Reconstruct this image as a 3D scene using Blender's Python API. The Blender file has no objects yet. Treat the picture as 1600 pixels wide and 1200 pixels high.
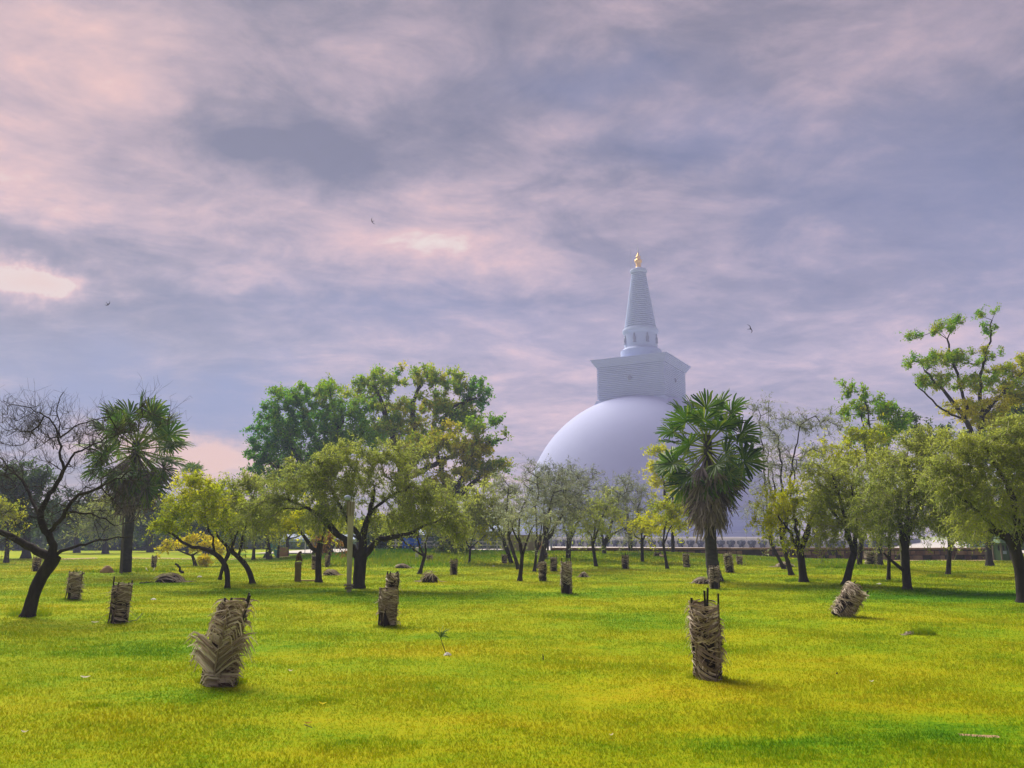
import bpy, math, random
import numpy as np
from mathutils import Vector, Matrix, Euler
rad = math.radians
S = bpy.context.scene
COL = S.collection

# ------------------------------------------------------------------ camera
F = 1250.0; PITCH = rad(10.8); H = 1.65
cam_d = bpy.data.cameras.new('camera'); cam = bpy.data.objects.new('camera', cam_d); COL.objects.link(cam)
cam.location = (0, 0, H); cam.rotation_euler = (rad(90) + PITCH, 0, 0)
cam_d.sensor_width = 36; cam_d.lens = F / 1600 * 36; cam_d.clip_end = 6000
S.camera = cam
cp, sp = math.cos(PITCH), math.sin(PITCH)
def ray(x, y):
    cx = (x - 800) / F; cy = (600 - y) / F
    return np.array([cx, cp - cy * sp, sp + cy * cp])
def at(x, y, Y):
    d = ray(x, y); t = Y / d[1]
    return np.array([0, 0, H]) + d * t
def G(x, y):
    d = ray(x, y); t = H / -d[2]
    p = d * t; return np.array([p[0], p[1], 0.0])

# ------------------------------------------------------------------ view, world, sun
S.view_settings.view_transform = 'Standard'; S.view_settings.look = 'None'
S.view_settings.exposure = 0.9; S.view_settings.gamma = 1
S.view_settings.use_curve_mapping = False
SUN_AZ = -32; SUN_EL = 47          # degrees; azimuth from +Y, negative = left
sun_d = bpy.data.lights.new('sun', 'SUN'); sun_d.energy = 5.0; sun_d.angle = rad(42); sun_d.color = (1.0, .93, .82)
sun = bpy.data.objects.new('sun', sun_d); COL.objects.link(sun)
sd = Vector((math.sin(rad(SUN_AZ)) * math.cos(rad(SUN_EL)), math.cos(rad(SUN_AZ)) * math.cos(rad(SUN_EL)), math.sin(rad(SUN_EL))))
sun.rotation_euler = sd.to_track_quat('Z', 'Y').to_euler()

def lin(r, g, b):
    f = lambda c: (c / 255 / 12.92) if c / 255 <= .04045 else ((c / 255 + .055) / 1.055) ** 2.4
    return (f(r), f(g), f(b), 1)

class NT:
    def __init__(s, tree): s.t = tree; s.N = tree.nodes; s.L = tree.links
    def n(s, typ, **kw):
        o = s.N.new(typ)
        for k, v in kw.items():
            if k == 'inp':
                for a, b in v.items():
                    if hasattr(b, 'is_output') : s.L.new(b, o.inputs[a])
                    else: o.inputs[a].default_value = b
            else: setattr(o, k, v)
        return o
    def m(s, op, a, b=0.0, c=0.0, clamp=False):
        o = s.N.new('ShaderNodeMath'); o.operation = op; o.use_clamp = clamp
        for i, v in enumerate((a, b, c)):
            if hasattr(v, 'is_output'): s.L.new(v, o.inputs[i])
            else: o.inputs[i].default_value = v
        return o.outputs[0]
    def ramp(s, fac, stops, interp='LINEAR'):
        o = s.N.new('ShaderNodeValToRGB'); r = o.color_ramp; r.interpolation = interp
        while len(r.elements) < len(stops): r.elements.new(.5)
        for e, (p, c) in zip(r.elements, stops): e.position = p; e.color = c if len(c) == 4 else (*c, 1)
        s.L.new(fac, o.inputs[0]); return o.outputs[0]
    def mix(s, f, a, b, typ='MIX'):
        o = s.N.new('ShaderNodeMix'); o.data_type = 'RGBA'; o.blend_type = typ
        for i, v in ((0, f), (6, a), (7, b)):
            if hasattr(v, 'is_output'): s.L.new(v, o.inputs[i])
            else: o.inputs[i].default_value = v
        return o.outputs[2]

w = bpy.data.worlds.new('World'); S.world = w; w.use_nodes = True
nt = NT(w.node_tree); nt.N.clear()
tc = nt.n('ShaderNodeTexCoord').outputs['Generated']
sep = nt.n('ShaderNodeSeparateXYZ', inp={0: tc})
X_, Y_, Z_ = sep.outputs
zz = nt.m('MAXIMUM', nt.m('ADD', Z_, .16), .05)
comb = nt.n('ShaderNodeCombineXYZ', inp={0: nt.m('DIVIDE', X_, zz), 1: nt.m('MULTIPLY', nt.m('DIVIDE', Y_, zz), 1.0), 2: Z_})
def noise(vec, scale, det=5, rough=.55, dist=0.0, w4=None):
    return nt.n('ShaderNodeTexNoise', inp={'Vector': vec, 'Scale': scale, 'Detail': det, 'Roughness': rough, 'Distortion': dist}).outputs
mp = nt.n('ShaderNodeMapping', inp={'Vector': comb.outputs[0], 'Rotation': (0, 0, rad(-22)), 'Scale': (.9, 1.15, 1.0), 'Location': (3.1, 1.7, 0)})
n1 = noise(mp.outputs[0], 1.5, 7, .52, .5)
n2 = noise(mp.outputs[0], 3.6, 10, .62, .6)
n3 = noise(mp.outputs[0], 11.0, 8, .62, .3)
warp = noise(tc, 3.0, 4, .6)
az = nt.m('ARCTAN2', X_, Y_); el = nt.m('ARCSINE', Z_)
ws = nt.n('ShaderNodeSeparateXYZ', inp={0: warp['Color']})
warp2 = nt.n('ShaderNodeSeparateXYZ', inp={0: noise(tc, 11.0, 5, .6)['Color']})
azw = nt.m('ADD', az, nt.m('ADD', nt.m('MULTIPLY', nt.m('SUBTRACT', ws.outputs[0], .5), .26), nt.m('MULTIPLY', nt.m('SUBTRACT', warp2.outputs[0], .5), .16)))
elw = nt.m('ADD', el, nt.m('ADD', nt.m('MULTIPLY', nt.m('SUBTRACT', ws.outputs[1], .5), .12), nt.m('MULTIPLY', nt.m('SUBTRACT', warp2.outputs[1], .5), .09)))
def blobs(lst):
    tot = None
    for (x, y, rx, ry, wt) in lst:
        d = ray(x, y); d = d / np.linalg.norm(d)
        a0 = math.atan2(d[0], d[1]); e0 = math.asin(d[2])
        u = nt.m('DIVIDE', nt.m('SUBTRACT', azw, a0), rx / F); v = nt.m('DIVIDE', nt.m('SUBTRACT', elw, e0), ry / F)
        r2 = nt.m('ADD', nt.m('MULTIPLY', u, u), nt.m('MULTIPLY', v, v))
        g = nt.m('MULTIPLY', nt.m('EXPONENT', nt.m('MULTIPLY', r2, -1.0)), wt)
        tot = g if tot is None else nt.m('ADD', tot, g)
    return tot
LB = blobs([(76, 442, 66, 20, .95), (90, 440, 170, 60, .10), (720, 385, 190, 55, .25), (90, 90, 220, 120, .26), (850, 650, 220, 110, .12),
            (1480, 560, 220, 70, .14), (330, 712, 120, 28, .62), (420, 440, 140, 16, .16), (60, 270, 120, 60, .13), (640, 60, 200, 60, .06), (1120, 440, 160, 60, .12),
            (430, 215, 240, 48, -.30), (950, 140, 240, 60, -.22), (1010, 275, 190, 26, -.22), (110, 385, 150, 34, -.22), (700, 490, 230, 45, -.14),
            (300, 490, 150, 45, -.14), (1350, 320, 260, 130, -.13), (200, 620, 260, 60, -.08), (1150, 200, 120, 40, -.12), (550, 270, 120, 30, -.12), (900, 560, 120, 30, -.06)])
BB = blobs([(220, 640, 300, 75, 1.0), (620, 490, 260, 60, .45), (950, 140, 170, 45, .35), (1350, 300, 240, 130, .35), (1080, 240, 170, 50, .35), (1600, 420, 160, 160, .35),
            (480, 640, 160, 60, .5), (330, 715, 130, 26, -.9), (60, 730, 200, 30, .2), (960, 560, 150, 60, .15)])
L = nt.m('ADD', nt.m('ADD', .395, nt.m('MULTIPLY', LB, 1.45)), nt.m('ADD', nt.m('MULTIPLY', nt.m('SUBTRACT', n1['Fac'], .5), .95), nt.m('ADD', nt.m('MULTIPLY', nt.m('SUBTRACT', n2['Fac'], .5), 1.2), nt.m('MULTIPLY', nt.m('SUBTRACT', n3['Fac'], .5), .55))))
ccol = nt.ramp(L, [(0.0, lin(102, 100, 118)), (.26, lin(138, 128, 140)), (.48, lin(176, 156, 164)), (.68, lin(212, 180, 180)), (.84, lin(242, 196, 186)), (1.0, lin(255, 234, 214))])
BBc = nt.m('MULTIPLY', nt.m('MULTIPLY', BB, nt.m('SUBTRACT', 1.25, L, clamp=True), clamp=True), .8, clamp=True)
ccol = nt.mix(BBc, ccol, lin(112, 130, 180))
# warm tint near the hidden sun and low left horizon
WB = blobs([(70, 445, 110, 40, .3), (330, 712, 170, 34, 1.3), (90, 90, 300, 160, .3), (860, 640, 250, 90, .2)])
ccol = nt.mix(nt.m('MULTIPLY', WB, L, clamp=True), ccol, lin(255, 198, 170))
sky = nt.n('ShaderNodeTexSky', sky_type='NISHITA', sun_disc=False, sun_elevation=rad(SUN_EL), sun_rotation=rad(SUN_AZ))
bg1 = nt.n('ShaderNodeBackground', inp={'Color': sky.outputs[0], 'Strength': .1})
bg2 = nt.n('ShaderNodeBackground', inp={'Color': ccol, 'Strength': .47})
mx = nt.n('ShaderNodeMixShader', inp={0: .95, 1: bg1.outputs[0], 2: bg2.outputs[0]})
nt.n('ShaderNodeOutputWorld', inp={0: mx.outputs[0]})

# ------------------------------------------------------------------ mesh builder
def nrm(v): return v / np.maximum(np.linalg.norm(v, axis=-1, keepdims=True), 1e-9)
class MB:
    def __init__(s): s.V = []; s.Q = []; s.T = []; s.A = []; s.n = 0
    def add(s, V, Q=None, T=None, tint=.5):
        V = np.asarray(V, float).reshape(-1, 3)
        if Q is not None and len(Q): s.Q.append(np.asarray(Q).reshape(-1, 4) + s.n)
        if T is not None and len(T): s.T.append(np.asarray(T).reshape(-1, 3) + s.n)
        s.V.append(V); s.A.append(np.broadcast_to(np.asarray(tint, float), (len(V),)))
        s.n += len(V)
    def box(s, c, size, M=None, tint=.5, taper=1.0):
        x, y, z = [k / 2 for k in size]
        V = np.array([(a * x * (taper if d > 0 else 1), b * y * (taper if d > 0 else 1), d * z) for d in (-1, 1) for (a, b) in ((-1, -1), (1, -1), (1, 1), (-1, 1))])
        if M is not None:
            if not isinstance(M, np.ndarray): M = rotz(M)
            V = V @ M.T
        s.add(V + np.array(c), [(3, 2, 1, 0), (4, 5, 6, 7), (0, 1, 5, 4), (1, 2, 6, 5), (2, 3, 7, 6), (3, 0, 4, 7)], tint=tint)
    def tubes(s, P, R, n=6, tint=.5, cap=False, wob=0, rng=None):
        P = np.asarray(P, float); R = np.asarray(R, float)
        if P.ndim == 2: P = P[None]; R = np.broadcast_to(R, P.shape[1:2])[None]
        B, K, _ = P.shape
        if B == 0: return
        T = np.empty_like(P); T[:, 1:-1] = P[:, 2:] - P[:, :-2]; T[:, 0] = P[:, 1] - P[:, 0]; T[:, -1] = P[:, -1] - P[:, -2]
        T = nrm(T); mt = nrm(T.mean(1))
        ax = np.argmin(np.abs(mt), 1); ref = np.eye(3)[ax]
        N = nrm(np.cross(T, ref[:, None, :])); Bn = np.cross(T, N)
        th = np.arange(n) * 2 * math.pi / n
        RR = R[:, :, None] * np.ones(n)
        if wob: RR = RR * (1 + wob * (rng.random((B, K, n)) - .5))
        V = P[:, :, None, :] + RR[..., None] * (np.cos(th)[None, None, :, None] * N[:, :, None, :] + np.sin(th)[None, None, :, None] * Bn[:, :, None, :])
        idx = np.arange(B * K * n).reshape(B, K, n); j = np.roll(idx, -1, 2)
        Q = np.stack([idx[:, :-1], j[:, :-1], j[:, 1:], idx[:, 1:]], -1).reshape(-1, 4)
        tt = np.broadcast_to(np.asarray(tint, float).reshape(-1, 1), (B, K * n)).reshape(-1) if np.ndim(tint) else tint
        if cap:
            V2 = V.reshape(-1, 3); c0 = len(V2); TT = []
            C = np.concatenate([P[:, 0], P[:, -1]])
            for b in range(B):
                for k in range(n):
                    TT.append((idx[b, 0, (k + 1) % n], idx[b, 0, k], c0 + b)); TT.append((idx[b, -1, k], idx[b, -1, (k + 1) % n], c0 + B + b))
            s.add(np.concatenate([V2, C]), Q, TT, tint=.5 if np.ndim(tint) else tint)
        else: s.add(V.reshape(-1, 3), Q, tint=tt)
    def ribbons(s, P, W, Nm, fold=.25, tint=.5):
        P = np.asarray(P, float); B, K, _ = P.shape
        if B == 0: return
        T = np.empty_like(P); T[:, 1:-1] = P[:, 2:] - P[:, :-2]; T[:, 0] = P[:, 1] - P[:, 0]; T[:, -1] = P[:, -1] - P[:, -2]
        T = nrm(T); Sd = nrm(np.cross(T, Nm)); W = np.asarray(W)[..., None]
        Nn = nrm(np.cross(Sd, T))
        V = np.stack([P - Sd * W, P + Nn * W * fold * -1.0, P + Sd * W], 2)
        idx = np.arange(B * K * 3).reshape(B, K, 3)
        Q = np.concatenate([np.stack([idx[:, :-1, a], idx[:, :-1, a + 1], idx[:, 1:, a + 1], idx[:, 1:, a]], -1).reshape(-1, 4) for a in (0, 1)])
        tt = np.repeat(np.broadcast_to(tint, (B,)), K * 3)
        s.add(V.reshape(-1, 3), Q, tint=tt)
    def leaves(s, C, D, Nm, l, wd, tint):
        # rhombic leaves: base at C, pointing along D
        Sd = nrm(np.cross(D, Nm)); l = np.asarray(l).reshape(-1, 1); wd = np.asarray(wd).reshape(-1, 1)
        V = np.stack([C, C + D * l * .45 + Sd * wd * .5, C + D * l, C + D * l * .45 - Sd * wd * .5], 1)
        n = len(C); s.add(V.reshape(-1, 3), np.arange(4 * n).reshape(n, 4), tint=np.repeat(tint, 4))
    def lathe(s, prof, n=48, c=(0, 0, 0), tint=.5, sx=1, sy=1):
        prof = np.asarray(prof, float); th = np.arange(n) * 2 * math.pi / n
        V = np.stack([prof[:, None, 0] * np.cos(th) * sx, prof[:, None, 0] * np.sin(th) * sy, np.repeat(prof[:, 1:2], n, 1)], -1) + np.array(c)
        K = len(prof); idx = np.arange(K * n).reshape(K, n); j = np.roll(idx, -1, 1)
        s.add(V.reshape(-1, 3), np.stack([idx[:-1], j[:-1], j[1:], idx[1:]], -1).reshape(-1, 4), tint=tint)
    def mesh(s, name, mat, origin=(0, 0, 0), smooth=False):
        me = bpy.data.meshes.new(name); V = np.concatenate(s.V) - np.array(origin)
        Q = np.concatenate(s.Q) if s.Q else np.zeros((0, 4), int); T = np.concatenate(s.T) if s.T else np.zeros((0, 3), int)
        me.vertices.add(len(V)); me.vertices.foreach_set('co', V.astype(np.float32).ravel())
        nl = Q.size + T.size; me.loops.add(nl); me.loops.foreach_set('vertex_index', np.concatenate([Q.ravel(), T.ravel()]).astype(np.int32))
        me.polygons.add(len(Q) + len(T))
        ls = np.concatenate([np.arange(len(Q)) * 4, Q.size + np.arange(len(T)) * 3]).astype(np.int32)
        me.polygons.foreach_set('loop_start', ls)
        me.polygons.foreach_set('use_smooth', np.full(len(ls), smooth))
        me.update(calc_edges=True)
        a = me.attributes.new('tint', 'FLOAT', 'POINT'); a.data.foreach_set('value', np.concatenate(s.A).astype(np.float32))
        me.materials.append(mat); return me
def rotz(a): c, s = math.cos(a), math.sin(a); return np.array([[c, -s, 0], [s, c, 0], [0, 0, 1]])

def tag(o, label=None, cat=None, group=None, kind=None):
    for k, v in (('label', label), ('category', cat), ('group', group), ('kind', kind)):
        if v: o[k] = v
    return o
def thing(name, label, cat, loc=(0, 0, 0), group=None):
    o = bpy.data.objects.new(name, None); o.empty_display_size = .2; COL.objects.link(o); o.location = [float(v) for v in loc]
    return tag(o, label, cat, group)
def put(name, me, parent=None, loc=(0, 0, 0), rot=None, scale=None):
    o = bpy.data.objects.new(name, me); COL.objects.link(o); o.parent = parent; o.location = [float(v) for v in loc]
    if rot is not None: o.rotation_euler = rot
    if scale is not None: o.scale = scale
    return o
def part(mb, name, mat, parent, smooth=False, kind=None, label=None, origin=None):
    org = tuple(parent.location) if (parent is not None and origin is None) else (origin or (0, 0, 0))
    o = put(name, mb.mesh(name, mat, org, smooth), parent); return tag(o, label=label, kind=kind)
def solo(mb, name, mat, label, cat, base, group=None, smooth=False, kind=None):
    o = put(name, mb.mesh(name, mat, base, smooth), None, base); return tag(o, label, cat, group, kind)
def dup(root, loc, rz, sc, label, name=None):
    r = root.copy(); COL.objects.link(r); r.location = loc; r.rotation_euler = rz; r.scale = sc; r['label'] = label
    for ch in root.children:
        c = ch.copy(); COL.objects.link(c); c.parent = r
    return r

# ------------------------------------------------------------------ materials
def base_mat(name):
    m = bpy.data.materials.new(name); m.use_nodes = True; t = NT(m.node_tree); t.N.clear(); return m, t
def surf_mat(name, cols, scale=3.0, rough=.85, bump=.3, bscale=20, tintmix=True, stretch=(1, 1, 1), metallic=0, spec=.3):
    """noise + per-piece tint pick a colour from a ramp of the material's own colours"""
    m, t = base_mat(name)
    co = t.n('ShaderNodeTexCoord').outputs['Object']
    mpn = t.n('ShaderNodeMapping', inp={'Vector': co, 'Scale': stretch}).outputs[0]
    nz = t.n('ShaderNodeTexNoise', inp={'Vector': mpn, 'Scale': scale, 'Detail': 6.0, 'Roughness': .65}).outputs['Fac']
    ti = t.n('ShaderNodeAttribute', attribute_name='tint').outputs['Fac']
    f = t.m('ADD', t.m('MULTIPLY', t.m('SUBTRACT', nz, .5), 1.3), ti)
    n = len(cols); c = t.ramp(f, [(i / (n - 1) if n > 1 else 0, c) for i, c in enumerate(cols)])
    p = t.n('ShaderNodeBsdfPrincipled', inp={'Base Color': c, 'Roughness': rough, 'Metallic': metallic, 'Specular IOR Level': spec})
    if bump:
        nb = t.n('ShaderNodeTexNoise', inp={'Vector': mpn, 'Scale': bscale, 'Detail': 4.0, 'Roughness': .6}).outputs['Fac']
        b = t.n('ShaderNodeBump', inp={'Height': nb, 'Strength': bump, 'Distance': .02}); t.L.new(b.outputs[0], p.inputs['Normal'])
    t.n('ShaderNodeOutputMaterial', inp={0: p.outputs[0]}); return m
def leaf_mat(name, cols, trans=.35, rough=.65, spec=.08):
    m, t = base_mat(name)
    ti = t.n('ShaderNodeAttribute', attribute_name='tint').outputs['Fac']
    n = len(cols); c = t.ramp(ti, [(i / (n - 1), c) for i, c in enumerate(cols)])
    p = t.n('ShaderNodeBsdfPrincipled', inp={'Base Color': c, 'Roughness': rough, 'Specular IOR Level': spec})
    tr = t.n('ShaderNodeBsdfTranslucent', inp={'Color': c})
    mxn = t.n('ShaderNodeMixShader', inp={0: trans, 1: p.outputs[0], 2: tr.outputs[0]})
    t.n('ShaderNodeOutputMaterial', inp={0: mxn.outputs[0]}); return m
c4 = lambda r, g, b: (r, g, b, 1)
M = {}
M['bark'] = surf_mat('bark', [c4(.012, .011, .011), c4(.035, .03, .028), c4(.07, .06, .05)], 6, .95, .8, 30, stretch=(1, 1, .3), spec=.1)
M['bark_grey'] = surf_mat('bark_grey', [c4(.05, .045, .04), c4(.11, .1, .085), c4(.2, .19, .16)], 5, .95, .6, 30, stretch=(1, 1, .3), spec=.1)
M['palm_bark'] = surf_mat('palm_bark', [c4(.012, .012, .015), c4(.035, .034, .035), c4(.09, .09, .085)], 3, .9, .8, 14, stretch=(1, 1, 2.5))
M['twig'] = surf_mat('twig', [c4(.13, .12, .1), c4(.3, .28, .22), c4(.5, .47, .36)], 3, .9, 0, spec=.1)
M['dark_twig'] = surf_mat('dark_twig', [c4(.03, .027, .03), c4(.06, .052, .05), c4(.1, .085, .08)], 3, .9, 0, spec=.1)
M['lf_feather'] = leaf_mat('feathery_leaf', [c4(.10, .14, .03), c4(.25, .31, .06), c4(.44, .48, .07)], .6)
M['lf_yellowgreen'] = leaf_mat('yellow_green_leaf', [c4(.1, .17, .008), c4(.32, .38, .01), c4(.6, .57, .012)], .6)
M['lf_rain'] = leaf_mat('broad_canopy_leaf', [c4(.035, .19, .008), c4(.16, .36, .008), c4(.27, .38, .01), c4(.52, .46, .012)], .55)
M['lf_grey'] = leaf_mat('grey_green_leaf', [c4(.13, .16, .13), c4(.27, .31, .2), c4(.4, .44, .14)], .55)
M['lf_dark'] = leaf_mat('dark_leaf', [c4(.02, .06, .02), c4(.07, .13, .025), c4(.17, .24, .025)], .45)
M['lf_flower'] = leaf_mat('yellow_blossom', [c4(.12, .2, .01), c4(.5, .44, .01), c4(.85, .7, .02)], .4)
M['lf_rust'] = leaf_mat('rusty_leaf', [c4(.12, .07, .02), c4(.32, .16, .03), c4(.4, .24, .04)])
M['frond'] = leaf_mat('green_fan_frond', [c4(.018, .055, .006), c4(.07, .16, .01), c4(.28, .34, .03)], .35, .5, .25)
M['dead_frond'] = leaf_mat('dead_fan_frond', [c4(.07, .055, .05), c4(.2, .165, .17), c4(.4, .36, .36)], .15, .8)
M['dry'] = leaf_mat('dry_leaflet', [c4(.09, .06, .045), c4(.36, .29, .22), c4(.76, .69, .58)], .25, .55)
M['dry_stem'] = surf_mat('dry_stem', [c4(.07, .045, .03), c4(.2, .14, .09), c4(.34, .26, .17)], 9, .8, .4, 40)
M['dark_lining'] = surf_mat('dark_lining', [c4(.02, .015, .012), c4(.05, .035, .028)], 9, .95, .6, 30, spec=.1)  # dark brown painting the shade inside guards; also colours the heap cores
M['stake'] = surf_mat('stake_wood', [c4(.012, .011, .014), c4(.04, .035, .035)], 9, .9, .4, 40)
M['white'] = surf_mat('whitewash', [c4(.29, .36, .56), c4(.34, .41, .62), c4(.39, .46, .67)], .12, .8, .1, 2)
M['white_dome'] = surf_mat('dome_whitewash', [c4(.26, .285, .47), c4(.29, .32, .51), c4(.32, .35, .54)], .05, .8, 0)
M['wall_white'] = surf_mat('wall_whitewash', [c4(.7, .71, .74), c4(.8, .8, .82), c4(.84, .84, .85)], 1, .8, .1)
M['niche'] = surf_mat('niche_statue_paint', [c4(.12, .14, .2), c4(.2, .22, .3)], 1, .7, 0)
M['gold'] = surf_mat('gilded_metal', [c4(.75, .4, .04), c4(.85, .52, .08)], 1, .4, 0, metallic=.6)
M['eleph'] = surf_mat('elephant_paint', [c4(.035, .045, .065), c4(.07, .085, .11)], 3, .7, .1)
M['brick'] = surf_mat('old_brick', [c4(.1, .05, .04), c4(.22, .12, .09), c4(.36, .24, .18)], 2.5, .95, .8, 9)
M['mortar'] = surf_mat('dark_masonry', [c4(.035, .025, .022), c4(.08, .055, .045)], 2, .95, .8, 9)
M['concrete'] = surf_mat('weathered_concrete', [c4(.12, .11, .09), c4(.36, .34, .28), c4(.56, .53, .45)], 4, .9, .7, 25, stretch=(1, 1, .25))
M['pillar'] = surf_mat('mossy_stone', [c4(.06, .05, .03), c4(.16, .12, .07), c4(.26, .2, .12)], 7, .95, .9, 25)
M['stone'] = surf_mat('grey_stone', [c4(.12, .1, .08), c4(.24, .2, .16)], 5, .95, .8, 20)
M['sand'] = surf_mat('pale_sand', [c4(.34, .31, .28), c4(.42, .39, .36), c4(.48, .46, .43)], .3, .95, .3, 4)
M['soil'] = surf_mat('bare_soil', [c4(.18, .1, .05), c4(.32, .2, .11), c4(.42, .3, .17)], 2, .95, .6, 15)
M['pale'] = surf_mat('pale_paint', [c4(.5, .48, .45), c4(.72, .7, .68)], 2, .7, .1)
M['beige'] = surf_mat('beige_plaster', [c4(.28, .24, .15), c4(.38, .33, .22)], 1, .9, .2)
M['orange'] = surf_mat('orange_panel', [c4(.45, .22, .1), c4(.6, .32, .15)], 1, .8, .1)
M['blue'] = surf_mat('blue_plastic', [c4(.02, .12, .6), c4(.04, .2, .75)], 1, .4, 0)
M['teal'] = surf_mat('teal_tarpaulin', [c4(.03, .2, .19), c4(.08, .36, .33)], 2, .6, .4, 4)
M['box'] = surf_mat('tan_sheet', [c4(.3, .17, .09), c4(.4, .24, .13)], 2, .8, .2, 4)
M['green_paint'] = surf_mat('green_painted_metal', [c4(.05, .11, .045), c4(.1, .18, .07)], 2, .7, .2)
M['black'] = surf_mat('black_feather', [c4(.012, .012, .016), c4(.03, .028, .03)], 5, .7, 0)
M['grey_metal'] = surf_mat('grey_metal', [c4(.25, .26, .28), c4(.4, .41, .43)], 2, .5, .1, metallic=.4)
M['fur'] = surf_mat('brown_fur', [c4(.09, .05, .025), c4(.25, .15, .07)], 12, .95, .6, 60)
M['flag'] = surf_mat('flag_cloth', [c4(.65, .1, .05), c4(.8, .6, .5)], 1, .8, 0)

# grass colour: patches of greener and yellower turf
def grass_nodes(t, blade):
    geo = t.n('ShaderNodeNewGeometry').outputs['Position']
    st = t.n('ShaderNodeMapping', inp={'Vector': geo, 'Scale': (.55, 1.0, 0.0), 'Rotation': (0, 0, .12)}).outputs[0]
    a = t.n('ShaderNodeTexNoise', inp={'Vector': st, 'Scale': .33, 'Detail': 4.0, 'Roughness': .6, 'Distortion': .4}).outputs['Fac']
    b = t.n('ShaderNodeTexNoise', inp={'Vector': st, 'Scale': 2.3, 'Detail': 5.0, 'Roughness': .7}).outputs['Fac']
    f = t.m('ADD', t.m('ADD', t.m('MULTIPLY', t.m('SUBTRACT', a, .5), 1.25), .52), t.m('MULTIPLY', t.m('SUBTRACT', b, .5), .9))
    # greener and yellower patches at set spots
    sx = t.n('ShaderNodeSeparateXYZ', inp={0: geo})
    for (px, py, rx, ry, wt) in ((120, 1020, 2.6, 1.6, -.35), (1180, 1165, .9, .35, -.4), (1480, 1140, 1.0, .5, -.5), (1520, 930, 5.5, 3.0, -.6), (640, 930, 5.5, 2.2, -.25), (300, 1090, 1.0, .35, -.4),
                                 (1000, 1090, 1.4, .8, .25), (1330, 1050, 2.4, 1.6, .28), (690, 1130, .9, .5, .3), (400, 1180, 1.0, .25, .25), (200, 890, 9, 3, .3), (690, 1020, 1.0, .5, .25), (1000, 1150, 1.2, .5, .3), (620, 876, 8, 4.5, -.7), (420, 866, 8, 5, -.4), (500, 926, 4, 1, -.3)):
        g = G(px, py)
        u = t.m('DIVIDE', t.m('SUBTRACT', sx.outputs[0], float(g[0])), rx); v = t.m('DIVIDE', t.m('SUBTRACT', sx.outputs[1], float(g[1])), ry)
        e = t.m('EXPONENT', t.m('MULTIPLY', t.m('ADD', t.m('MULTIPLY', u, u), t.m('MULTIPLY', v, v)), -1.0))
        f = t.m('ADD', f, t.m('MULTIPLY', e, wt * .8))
    if blade:
        ti = t.n('ShaderNodeAttribute', attribute_name='tint').outputs['Fac']
        f = t.m('ADD', f, t.m('MULTIPLY', t.m('SUBTRACT', ti, .5), .5))
    else:
        c = t.n('ShaderNodeTexNoise', inp={'Vector': geo, 'Scale': 14.0, 'Detail': 6.0, 'Roughness': .8}).outputs['Fac']
        f = t.m('ADD', f, t.m('MULTIPLY', t.m('SUBTRACT', c, .5), 1.3))
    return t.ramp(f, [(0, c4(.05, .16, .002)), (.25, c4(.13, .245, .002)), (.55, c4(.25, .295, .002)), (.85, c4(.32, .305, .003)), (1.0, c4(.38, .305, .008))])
def make_grass(name, blade):
    m, t = base_mat(name); c = grass_nodes(t, blade)
    p = t.n('ShaderNodeBsdfPrincipled', inp={'Base Color': c, 'Roughness': .7 if blade else .95, 'Specular IOR Level': .04})
    if blade:
        tr = t.n('ShaderNodeBsdfTranslucent', inp={'Color': c}); o = t.n('ShaderNodeMixShader', inp={0: .4, 1: p.outputs[0], 2: tr.outputs[0]}).outputs[0]
    else:
        geo = t.n('ShaderNodeNewGeometry').outputs['Position']
        nb = t.n('ShaderNodeTexNoise', inp={'Vector': geo, 'Scale': 9.0, 'Detail': 8.0, 'Roughness': .8}).outputs['Fac']
        b = t.n('ShaderNodeBump', inp={'Height': nb, 'Strength': .6, 'Distance': .08}); t.L.new(b.outputs[0], p.inputs['Normal']); o = p.outputs[0]
    t.n('ShaderNodeOutputMaterial', inp={0: o}); return m
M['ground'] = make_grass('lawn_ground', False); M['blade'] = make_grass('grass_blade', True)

# ------------------------------------------------------------------ terrain
def sm(x, a, b):
    t = np.clip((x - a) / (b - a), 0, 1); return t * t * (3 - 2 * t)
MOUNDS = []      # (x, y, radius, height)
for (px, py, r, h) in ((187, 898, 2.6, .16), (1340, 893, 3.0, .26), (560, 918, 1.2, .05), (45, 963, .7, .04), (1260, 910, 1.1, .05), (1418, 923, 1.0, .05), (547, 930, .8, .06), (1340, 915, 1, .03),
                       (1117, 910, 1.3, .05), (1597, 940, .8, .05), (1442, 993, .28, .05), (960, 862, 9, .05)):
    g = G(px, py); MOUNDS.append((g[0], g[1], r, h))
def hgt(x, y):
    x = np.asarray(x, float); y = np.asarray(y, float)
    D = np.maximum(y, 1); u = x / D
    r = np.interp(u, [-.34, -.24, -.16, -.02, .05, .18, .27, .36, .45], [0, .35, .62, .62, .62, .6, .36, .12, .0])
    z = r * sm(D, 41, 57) * (1 - sm(D, 62, 75)) * (y > 1)
    z = z + .018 * np.sin(x * .9 + 1.3 * np.sin(y * .5)) * np.sin(y * .8 + .7) + .012 * np.sin(x * 2.3 + y * 1.1)
    for mx_, my_, rr, hh in MOUNDS:
        z = z + hh * np.exp(-((x - mx_) ** 2 + (y - my_) ** 2) / rr ** 2)
    return z
def gpt(px, py):
    g = G(px, py); 
    for _ in range(6):            # meet the real terrain
        d = ray(px, py); z = float(hgt(g[0], g[1])); t = (H - z) / -d[2]; g = np.array([d[0] * t, d[1] * t, z])
    return g
def axis(pts): return np.unique(np.concatenate(pts))
gx = axis([-np.geomspace(60, 2500, 22), np.arange(-60, 60.1, .5), np.geomspace(60, 2500, 22)])
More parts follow.
